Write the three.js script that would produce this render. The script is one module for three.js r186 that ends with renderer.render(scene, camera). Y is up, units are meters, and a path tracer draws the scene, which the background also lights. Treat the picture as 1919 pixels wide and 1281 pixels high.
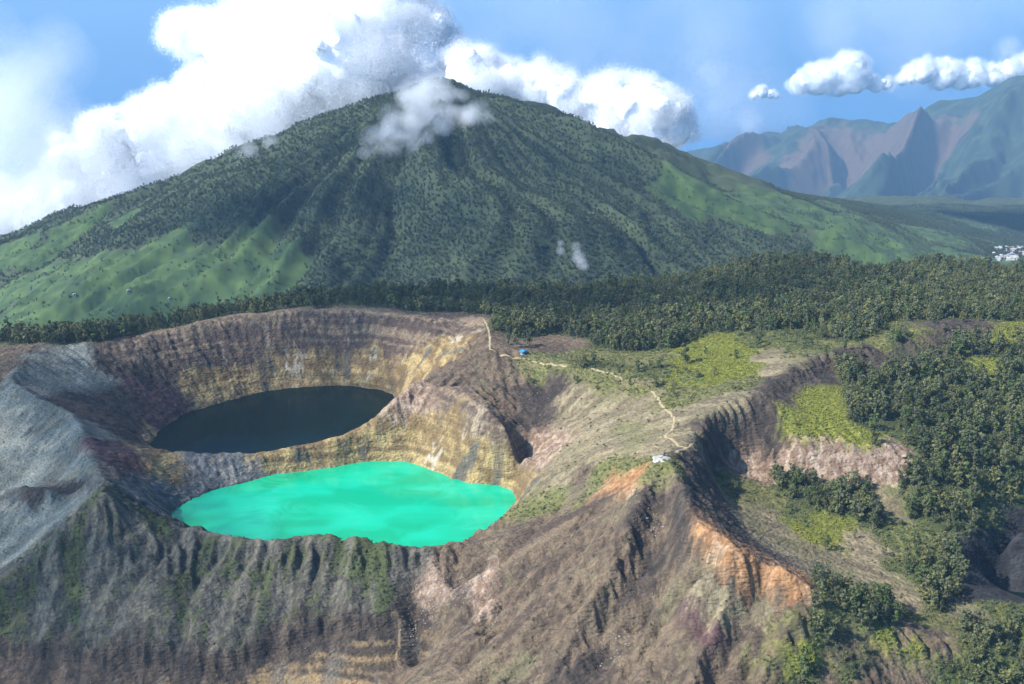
import * as THREE from 'three';
import { Sky } from 'three/addons/objects/Sky.js';
import { mergeGeometries, mergeVertices } from 'three/addons/utils/BufferGeometryUtils.js';

// ------------------------------------------------------------------ camera, sky, sun, exposure
const scene = new THREE.Scene();
const W = 1919, H = 1281, FOV = 32, PITCH = 17.9 * Math.PI / 180, EYE = 474;
const FPX = H / 2 / Math.tan(FOV / 2 * Math.PI / 180);
const camera = new THREE.PerspectiveCamera(FOV, W / H, 20, 260000);
camera.position.set(0, EYE, 0);
camera.rotation.x = -PITCH;

const SUN = new THREE.Vector3(-0.68, 0.66, 0.33).normalize();
const sky = new Sky();
sky.name = 'sky';
sky.scale.setScalar(200000);
sky.userData = { kind: 'structure', label: 'pale blue daylight sky above the sea', category: 'sky' };
Object.assign(sky.material.uniforms.turbidity, { value: 6 });
Object.assign(sky.material.uniforms.rayleigh, { value: 1.0 });
Object.assign(sky.material.uniforms.mieCoefficient, { value: 0.004 });
sky.material.uniforms.sunPosition.value.copy(SUN);
scene.add(sky);
scene.environmentIntensity = 0.18;
const sun = new THREE.DirectionalLight(new THREE.Color(1, 0.95, 0.87), 4.8);
sun.position.copy(SUN).multiplyScalar(6000).add(new THREE.Vector3(0, 0, -1500));
sun.target.position.set(0, 0, -1500);
sun.castShadow = true;
Object.assign(sun.shadow.camera, { left: -2500, right: 2500, top: 2500, bottom: -2500, near: 10, far: 12000 });
sun.shadow.mapSize.set(4096, 4096);
scene.add(sun, sun.target);
scene.fog = new THREE.FogExp2(new THREE.Color(0.36, 0.64, 0.95), 0.000037);

const renderer = new THREE.WebGLRenderer({ antialias: true });
renderer.toneMapping = THREE.LinearToneMapping;
renderer.toneMappingExposure = 1.72;
renderer.shadowMap.enabled = true;

// ------------------------------------------------------------------ helpers
let seed = 12345;
const rnd = () => { seed = (seed + 0x6D2B79F5) | 0; let t = Math.imul(seed ^ (seed >>> 15), 1 | seed); t = (t + Math.imul(t ^ (t >>> 7), 61 | t)) ^ t; return ((t ^ (t >>> 14)) >>> 0) / 4294967296; };
const rr = (a, b) => a + (b - a) * rnd();
const gauss = () => (rnd() + rnd() + rnd() - 1.5) / 0.75;
const clamp = (x, a = 0, b = 1) => x < a ? a : x > b ? b : x;
const lerp = (a, b, t) => a + (b - a) * t;
const sm = (a, b, x) => { const t = clamp((x - a) / (b - a)); return t * t * (3 - 2 * t); };
const PERM = new Uint8Array(512), GX = new Float32Array(256), GY = new Float32Array(256);
{
  const p = [...Array(256).keys()];
  for (let i = 255; i > 0; i--) { const j = Math.floor(rnd() * (i + 1)); [p[i], p[j]] = [p[j], p[i]]; }
  for (let i = 0; i < 512; i++) PERM[i] = p[i & 255];
  for (let i = 0; i < 256; i++) { const a = rnd() * Math.PI * 2; GX[i] = Math.cos(a); GY[i] = Math.sin(a); }
}
function noise(x, y) {                                            // about -1 .. 1
  const xi = Math.floor(x), yi = Math.floor(y), fx = x - xi, fy = y - yi, X = xi & 255, Y = yi & 255;
  const u = fx * fx * fx * (fx * (fx * 6 - 15) + 10), v = fy * fy * fy * (fy * (fy * 6 - 15) + 10);
  const a = PERM[PERM[X] + Y], b = PERM[PERM[X + 1] + Y], c = PERM[PERM[X] + Y + 1], d = PERM[PERM[X + 1] + Y + 1];
  const na = GX[a] * fx + GY[a] * fy, nb = GX[b] * (fx - 1) + GY[b] * fy, nc = GX[c] * fx + GY[c] * (fy - 1), nd = GX[d] * (fx - 1) + GY[d] * (fy - 1);
  return 1.5 * (na + (nb - na) * u + (nc - na) * v + (na - nb - nc + nd) * u * v);
}
function fbm(x, y, o = 4) { let s = 0, a = 0.55; for (let i = 0; i < o; i++) { s += a * noise(x, y); x = x * 2.03 + 17.1; y = y * 2.03 + 5.7; a *= 0.5; } return s; }
function ridged(x, y, o = 4) { let s = 0, a = 0.55; for (let i = 0; i < o; i++) { s += a * (1 - 2 * Math.abs(noise(x, y))); x = x * 2.07 + 11.3; y = y * 2.07 + 3.1; a *= 0.5; } return s; }

// a viewing direction of the camera station, used to place surveyed points of the landscape at a given height or distance
const CP = Math.cos(PITCH), SP = Math.sin(PITCH);
function dirOf(px, py) { const u = (px - (W - 1) / 2) / FPX, v = ((H - 1) / 2 - py) / FPX; return [u, v * CP - SP, -CP - v * SP]; }
function at(px, py, h) { const d = dirOf(px, py), t = (h - EYE) / d[1]; return [d[0] * t, h, d[2] * t]; }
function far(px, py, dist) { const d = dirOf(px, py), t = dist / -d[2]; return [d[0] * t, EYE + d[1] * t, -dist]; }
function pix(x, y, z) { const yy = y - EYE, c = -z * CP - yy * SP, v = yy * CP - z * SP * 1; return [(W - 1) / 2 + FPX * x / c, (H - 1) / 2 - FPX * (yy * CP + (-z) * SP) / c, c]; }

const used = new Map();
function numbered(name) { const n = used.get(name) ?? 0; used.set(name, n + 1); return n ? name + '_' + String(n).padStart(3, '0') : name; }
function tag(o, name, label, category, kind, group) {
  o.name = numbered(name);
  o.userData = { label, category };
  if (kind) o.userData.kind = kind;
  if (group) o.userData.group = group;
  o.traverse((m) => { if (m.isMesh) m.castShadow = m.receiveShadow = true; });
  scene.add(o);
  return o;
}
const mat = (r, g, b, rough = 1, extra = {}) => { const m = new THREE.MeshStandardMaterial({ roughness: rough, metalness: 0, ...extra }); m.color.setRGB(r, g, b); return m; };

// ------------------------------------------------------------------ far landscape: the forested cone and its foothills
const CONE = [-184, -3000];
const PROFILE = [[0, 186], [40, 180], [110, 142], [162, 131], [243, 92], [300, 70], [378, 36], [432, 12], [513, -16], [607, -52], [837, -147], [1107, -252], [1500, -385], [2200, -600], [3000, -960], [4300, -2300], [9000, -2300]];
function profile(r) {
  for (let i = 1; i < PROFILE.length; i++) if (r < PROFILE[i][0]) { const [a, b] = PROFILE[i - 1], [c, d] = PROFILE[i]; return lerp(b, d, (r - a) / (c - a)); }
  return -2300;
}
const SHOULDER = [[505, -3300, -104], [977, -4000, -293], [1680, -5000, -547], [2350, -5800, -752], [2900, -6350, -905], [3700, -6900, -1100]];
function coneHeight(x, z) {
  const dx = x - CONE[0], dz = z - CONE[1], r = Math.hypot(dx, dz), a = Math.atan2(dx, dz);
  const wob = 0.16 * noise(x / 420, z / 420), aa = a + wob;
  const rib = Math.sin(aa * 11) * 0.25 + noise(Math.cos(aa) * 5.2 + 9, Math.sin(aa) * 5.2) * 0.9 + 0.55 * (1 - 2 * Math.abs(noise(Math.cos(aa) * 12 + 31, Math.sin(aa) * 12 + r / 900)));
  let h = profile(r * (1 + 0.05 * noise(x / 700 + 5, z / 700)));
  h += rib * 38 * sm(30, 420, r) * (1 - 0.6 * sm(1500, 3000, r));
  h += (fbm(x / 160, z / 160, 4) * 15 + 17 * ridged(x / 210 + 0.5 * noise(x / 90, z / 90), z / 260, 3)) * sm(40, 500, r) + fbm(x / 38, z / 38, 2) * 2.5;
  // wide valley to the right, in front of the far range
  const v = -640 - 0.05 * Math.hypot(x - 1500, z + 3200) + 34 * fbm(x / 500 + 3, z / 500, 4) + 16 * ridged(x / 240, z / 240, 3);
  const k = 60, m = clamp(0.5 + (h - v) / (2 * k));
  const wv = sm(300, 900, x);
  const blended = lerp(v, h, m) + k * m * (1 - m);
  h = lerp(h, blended, wv);
  // long grassy shoulder running down to the right
  { let best = 1e9, sh = 0, front = 0; for (let i = 1; i < SHOULDER.length; i++) { const [ax, az, ah] = SHOULDER[i - 1], [bx, bz, bh] = SHOULDER[i], ex = bx - ax, ez = bz - az, t = clamp(((x - ax) * ex + (z - az) * ez) / (ex * ex + ez * ez)), d = Math.hypot(x - ax - ex * t, z - az - ez * t); if (d < best) { best = d; sh = lerp(ah, bh, t); front = z - az - ez * t; } }
    const up = sh - best * (front > 0 ? 0.2 + 0.06 * noise(x / 300, z / 300) : 0.42) + (13 * ridged(x / 170 + 0.4 * noise(x / 80, z / 80), z / 330, 3) + 14 * fbm(x / 260, z / 260, 3)) * sm(0, 120, best), k2 = 40, m2 = clamp(0.5 + (up - h) / (2 * k2)); if (x > 420) h = lerp(h, lerp(h, up, m2) + k2 * m2 * (1 - m2), sm(420, 620, x)); }
  // low spur in front of the cone, and the dark wooded shoulder on its right flank
  h += 66 * Math.exp(-(((x - 90) / 260) ** 2 + ((z + 2330) / 190) ** 2)) + 26 * Math.exp(-(((x - 640) / 170) ** 2 + ((z + 3320) / 120) ** 2));
  return h;
}

// ------------------------------------------------------------------ near landscape: crest lines, valley lines and shores, joined by a relaxed sheet
const X0 = -760, X1 = 760, Z0 = -1740, Z1 = -600, G = 4;
const NX = (X1 - X0) / G + 1, NZ = (Z1 - Z0) / G + 1;
const LINES = [
  // near rim of the green lake
  [[195, 925, 60], [250, 945, 42], [318, 964, 25], [400, 990, 24], [470, 1003, 26], [560, 997, 29], [640, 990, 32], [690, 1000, 31], [760, 1018, 25], [820, 1018, 20], [870, 1004, 14], [930, 967, 8], [966, 935, 4]],
  // foot of the near slope, lip above the lower cliff
  [[-140, 1190, -40], [20, 1200, -40], [108, 1207, -39], [210, 1220, -40], [329, 1216, -38], [361, 1228, -40], [430, 1222, -38], [520, 1188, -30], [600, 1163, -22], [700, 1147, -14], [745, 1140, -11]],
  [[-140, 1300, -66], [200, 1300, -66], [420, 1300, -66], [600, 1300, -62], [745, 1300, -56]],
  // gully right of the near slope
  [[772, 1032, 17], [778, 1072, 2], [775, 1135, -19], [790, 1210, -42], [796, 1300, -70]],
  // upper edge of the brown slope
  [[1010, 1104, 27], [900, 1165, 0], [800, 1226, -30], [700, 1284, -55], [640, 1330, -66]],
  [[1000, 1310, -14], [1150, 1310, 6], [1300, 1310, 24], [1450, 1310, 18], [1600, 1310, 20], [1800, 1310, 2], [2050, 1310, -12]],
  [[1695, 1175, 43], [1633, 1274, 30]], [[1771, 1195, 37], [1709, 1274, 20]], [[1592, 1200, 44], [1538, 1276, 31]], [[1505, 1140, 72], [1440, 1215, 51], [1420, 1270, 40]],
  // summit crest towards the camera
  [[1238, 856, 110], [1262, 868, 109], [1270, 905, 104], [1284, 942, 102], [1312, 977, 100], [1345, 1007, 98], [1362, 1031, 96], [1400, 1043, 95], [1440, 1042, 93], [1470, 1060, 89], [1497, 1086, 84], [1530, 1100, 77], [1572, 1133, 62], [1640, 1160, 48], [1690, 1170, 42], [1780, 1195, 34], [1850, 1215, 26], [1930, 1243, 18], [2080, 1290, 5]],
  // spur from the summit down to the left
  [[1238, 856, 110], [1215, 905, 99], [1195, 950, 90], [1180, 985, 85], [1150, 1050, 67], [1100, 1140, 41], [1040, 1250, 12]],
  // hollow right of that spur
  [[1235, 905, 95], [1234, 950, 82], [1242, 1010, 66], [1222, 1090, 45], [1170, 1190, 17], [1120, 1290, -5]],
  [[1362, 1031, 96], [1290, 1080, 77], [1230, 1150, 52], [1170, 1260, 20]], [[1345, 1082, 71], [1300, 1132, 50], [1250, 1200, 30], [1200, 1290, 7]],
  [[1440, 1042, 93], [1390, 1110, 73], [1340, 1190, 52], [1290, 1290, 30]], [[1440, 1112, 64], [1400, 1172, 47], [1370, 1232, 33], [1340, 1300, 18]],
  // cliff edge running back
  [[1238, 856, 110], [1285, 836, 104], [1303, 829, 103], [1312, 800, 104], [1340, 771, 106], [1400, 741, 108], [1442, 725, 109], [1472, 705, 111], [1502, 681, 114], [1527, 667, 116], [1640, 648, 112], [1720, 616, 121], [1800, 605, 121], [1930, 608, 117], [2100, 610, 112]],
  // foot of the crest's dark side and of the cliffs in the amphitheatre
  [[1320, 890, 62], [1362, 930, 54], [1395, 975, 50], [1405, 1022, 58]],
  [[1345, 880, 56], [1400, 897, 46], [1440, 908, 44], [1485, 912, 45]],
  [[1442, 745, 104], [1470, 790, 92], [1492, 824, 84], [1570, 822, 83], [1640, 836, 80], [1678, 843, 77], [1720, 860, 70]],
  [[1496, 892, 54], [1532, 906, 52], [1600, 908, 52], [1645, 918, 50], [1690, 900, 56]],
  [[1450, 960, 43], [1550, 990, 37], [1620, 1000, 34], [1700, 1030, 31]],
  [[1480, 1040, 44], [1560, 1070, 36], [1650, 1090, 31], [1730, 1108, 27], [1790, 1140, 25]],
  [[1600, 1120, 40], [1700, 1140, 30], [1800, 1165, 27], [1880, 1180, 25]],
  // pit at the right edge
  [[1812, 1105, 26], [1792, 1060, 30], [1802, 1012, 35], [1860, 986, 38], [1930, 968, 40], [2080, 950, 44]],
  [[1812, 1105, 26], [1850, 1133, 26], [1930, 1152, 22], [2080, 1170, 20]],
  [[1838, 1108, -12], [1880, 1080, -14], [2000, 1060, -14], [2080, 1065, -14], [2080, 1120, -14], [1960, 1125, -14], [1850, 1124, -14]],
  [[1760, 750, 84], [1800, 800, 70], [1830, 870, 56], [1850, 930, 46]],
  [[2080, 700, 98], [2080, 800, 74], [2080, 900, 52]],
  [[1448, 754, 101], [1480, 736, 98], [1520, 716, 99], [1560, 694, 101], [1650, 686, 100], [1740, 654, 106], [1800, 644, 107], [1930, 648, 103], [2080, 650, 98]],
  [[1540, 770, 92], [1650, 760, 90], [1760, 740, 88]],
  // plateau inside the loop of the crest
  [[1230, 740, 89], [1262, 790, 93], [1258, 815, 97]],
  [[1020, 668, 82], [1100, 690, 83], [1170, 710, 86], [1300, 715, 94], [1400, 700, 100], [1440, 705, 104]],
  [[1080, 640, 72], [1180, 650, 80], [1260, 650, 87], [1340, 650, 94]],
  [[1000, 900, 34], [1080, 860, 58], [1150, 860, 80], [1200, 868, 98]],
  [[985, 960, 14], [1050, 940, 36], [1110, 930, 58]],
  // gully draining the plateau into the lake
  [[1130, 712, 82], [1060, 716, 71], [1017, 745, 53], [1010, 775, 46], [1003, 805, 36], [990, 850, 21], [978, 895, 4], [968, 912, 0]],
  // crest of the yellow cliff and of the low wall between the lakes
  [[990, 858, 29], [986, 828, 44], [950, 795, 59], [900, 760, 66], [850, 730, 65], [800, 702, 64], [770, 720, 62], [745, 738, 58], [718, 772, 45], [690, 790, 35], [655, 806, 30], [620, 815, 29], [590, 823, 24], [540, 833, 26], [480, 841, 22], [400, 846, 23], [330, 845, 26], [285, 840, 32], [215, 868, 46], [192, 908, 52], [195, 925, 60]],
  [[820, 690, 68], [870, 668, 78], [920, 656, 84]],
  // rim of the dark lake's crater
  [[950, 640, 84], [920, 655, 85], [917, 630, 87], [905, 592, 90], [870, 598, 85], [800, 598, 83], [720, 588, 85], [640, 578, 87], [560, 582, 87], [440, 590, 84], [330, 615, 80], [230, 635, 78], [150, 642, 76], [55, 643, 80]],
  [[55, 643, 80], [48, 675, 80], [20, 706, 77], [60, 735, 70], [140, 766, 63], [158, 800, 59], [165, 850, 55], [190, 905, 51]],
  [[35, 715, 69], [90, 745, 56], [170, 800, 44], [215, 840, 41]],
  [[55, 643, 80], [20, 650, 74], [-140, 670, 56]],
  [[20, 706, 76], [-140, 730, 50]],
  [[110, 630, 60], [0, 632, 66], [-140, 640, 62]],
  [[190, 908, 47], [120, 917, 37], [60, 902, 33], [0, 907, 27], [-140, 915, 10]],
  [[186, 922, 42], [120, 940, 25], [75, 985, 10], [0, 1062, -6], [-140, 1100, -18]],
  [[150, 930, 26], [60, 930, 14], [0, 940, 8], [-140, 970, -4]],
  [[195, 925, 60], [120, 985, 36], [40, 1060, 12], [-60, 1120, -8]],
  [[0, 1150, -24], [150, 1110, -8], [300, 1090, 2]],
  // wooded ground behind the craters
  [[940, 602, 84], [1000, 640, 75], [1050, 655, 75]],
  [[950, 600, 80], [1050, 590, 62], [1180, 590, 70], [1300, 590, 85], [1400, 600, 98], [1480, 640, 108]],
  [[1400, 570, 92], [1500, 575, 98], [1700, 560, 99], [1930, 570, 96], [2100, 570, 92]],
  [[-140, 665, 44], [100, 628, 56], [300, 607, 68], [450, 575, 73], [600, 552, 73], [750, 545, 69], [900, 542, 62], [1050, 545, 55], [1200, 532, 60], [1300, 518, 68], [1400, 492, 78], [1470, 482, 83], [1560, 492, 79], [1640, 514, 71], [1700, 496, 78], [1760, 490, 81], [1840, 500, 77], [1930, 515, 72], [2100, 525, 64]],
];
function shore(list, h) { return list.map(([x, y]) => at(x, y, h)); }
const TURQ = shore([[318, 962], [345, 942], [400, 917], [470, 900], [520, 885], [560, 882], [620, 875], [660, 866], [710, 861], [770, 865], [800, 876], [850, 897], [880, 905], [940, 907], [962, 920], [965, 942], [945, 968], [905, 995], [860, 1017], [800, 1036], [700, 1040], [560, 1036], [430, 1020], [350, 988]], 0);
const DARKL = 10;
const DARK = shore([[284, 838], [300, 802], [345, 771], [375, 765], [420, 750], [500, 731], [560, 724], [640, 719], [700, 727], [740, 738], [738, 756], [712, 790], [690, 806], [640, 829], [580, 842], [520, 852], [470, 857], [395, 859], [330, 855]], DARKL);
function inside(poly, x, z) { let c = false; for (let i = 0, j = poly.length - 1; i < poly.length; j = i++) { const a = poly[i], b = poly[j]; if ((a[2] > z) !== (b[2] > z) && x < (b[0] - a[0]) * (z - a[2]) / (b[2] - a[2]) + a[0]) c = !c; } return c; }
function edgeDist(poly, x, z, open) { let m = 1e9; for (let i = 0, j = poly.length - 1; i < poly.length; j = i++) { if (open && i === 0) continue; const a = poly[j], b = poly[i], ex = b[0] - a[0], ez = b[2] - a[2], t = clamp(((x - a[0]) * ex + (z - a[2]) * ez) / (ex * ex + ez * ez)); m = Math.min(m, Math.hypot(x - a[0] - ex * t, z - a[2] - ez * t)); } return m; }
const base = new Float32Array(NX * NZ);
{
  const marks = [];
  const put = (poly, wob, closed) => {
    for (let i = closed ? 0 : 1; i < poly.length; i++) {
      const a = poly[(i + poly.length - 1) % poly.length], b = poly[i], len = Math.hypot(b[0] - a[0], b[2] - a[2]), n = Math.ceil(len / 1.5);
      for (let k = 0; k <= n; k++) {
        const t = k / n, x = lerp(a[0], b[0], t), z = lerp(a[2], b[2], t), y = lerp(a[1], b[1], t);
        marks.push([x + wob * fbm(x / 22, z / 22, 2), y + wob * 0.45 * fbm(x / 17 + 40, z / 17, 3), z + wob * fbm(x / 22 + 70, z / 22, 2)]);
      }
    }
  };
  for (const l of LINES) put(l.map(([x, y, h]) => at(x, y, h)), 3.2, false);
  put(TURQ, 1.6, true); put(DARK, 4.5, true);
  let prev = null, pn = 0, pm = 0;
  for (const g of [64, 32, 16, 8, 4]) {
    const nx = Math.floor((X1 - X0) / g) + 1, nz = Math.floor((Z1 - Z0) / g) + 1, h = new Float32Array(nx * nz), sum = new Float32Array(nx * nz), cnt = new Float32Array(nx * nz);
    for (const [x, y, z] of marks) { const i = Math.round((x - X0) / g), j = Math.round((z - Z0) / g); if (i >= 0 && j >= 0 && i < nx && j < nz) { sum[j * nx + i] += y; cnt[j * nx + i]++; } }
    for (let j = 0; j < nz; j++) for (let i = 0; i < nx; i++) {
      const q = j * nx + i, x = X0 + i * g, z = Z0 + j * g;
      if (prev) { const u = Math.min(i / 2, pn - 1.001), v = Math.min(j / 2, pm - 1.001), a = Math.floor(u), b = Math.floor(v), s = u - a, t = v - b; h[q] = lerp(lerp(prev[b * pn + a], prev[b * pn + a + 1], s), lerp(prev[(b + 1) * pn + a], prev[(b + 1) * pn + a + 1], s), t); } else h[q] = 40;
      if (j === 0) { sum[q] = Math.min(coneHeight(x, z), 20); cnt[q] = 1; }
      if (g <= 16 && inside(TURQ, x, z) && edgeDist(TURQ, x, z) > g) { sum[q] = -9; cnt[q] = 1; }
      if (g <= 16 && inside(DARK, x, z) && edgeDist(DARK, x, z) > g) { sum[q] = DARKL - 9; cnt[q] = 1; }
      if (cnt[q]) h[q] = sum[q] / cnt[q];
    }
    for (let it = 0; it < (g > 8 ? 300 : 140); it++) for (let j = 1; j < nz; j++) for (let i = 0; i < nx; i++) {
      const q = j * nx + i; if (cnt[q]) continue;
      const l = i ? h[q - 1] : h[q + 1], r = i < nx - 1 ? h[q + 1] : h[q - 1], u = h[q - nx], d = j < nz - 1 ? h[q + nx] : u;
      h[q] += 1.5 * ((l + r + u + d) / 4 - h[q]);
    }
    prev = h; pn = nx; pm = nz;
  }
  base.set(prev);
  const tmp = new Float32Array(base.length);                        // weather the crests a little
  for (let it = 0; it < 2; it++) { tmp.set(base); for (let j = 1; j < NZ - 1; j++) for (let i = 1; i < NX - 1; i++) { const q = j * NX + i; base[q] = (4 * tmp[q] + 2 * (tmp[q - 1] + tmp[q + 1] + tmp[q - NX] + tmp[q + NX]) + tmp[q - NX - 1] + tmp[q - NX + 1] + tmp[q + NX - 1] + tmp[q + NX + 1]) / 16; } }
}
const cub = (a, b, c, d, t) => b + 0.5 * t * (c - a + t * (2 * a - 5 * b + 4 * c - d + t * (3 * (b - c) + d - a)));
function baseAt(x, z) {
  const u = clamp((x - X0) / G, 1, NX - 2.01), v = clamp((z - Z0) / G, 1, NZ - 2.01), i = Math.floor(u), j = Math.floor(v), s = u - i, t = v - j, r = [];
  for (let k = -1; k < 3; k++) { const q = (j + k) * NX + i; r.push(cub(base[q - 1], base[q], base[q + 1], base[Math.min(q + 2, base.length - 1)], s)); }
  return cub(r[0], r[1], r[2], r[3], t);
}
// where a sight line from the station meets the ground
function ground(px, py) {
  const d = dirOf(px, py), L = Math.hypot(...d);
  for (let t = 500; t < 16000; t += t < 2500 ? 3 : 12) {
    const x = d[0] / L * t, y = EYE + d[1] / L * t, z = d[2] / L * t;
    const near = x > X0 && x < X1 && z > Z0 && z < Z1;
    if (y < (near ? baseAt(x, z) : coneHeight(x, z))) return [x, y, z];
  }
  return null;
}

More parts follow.
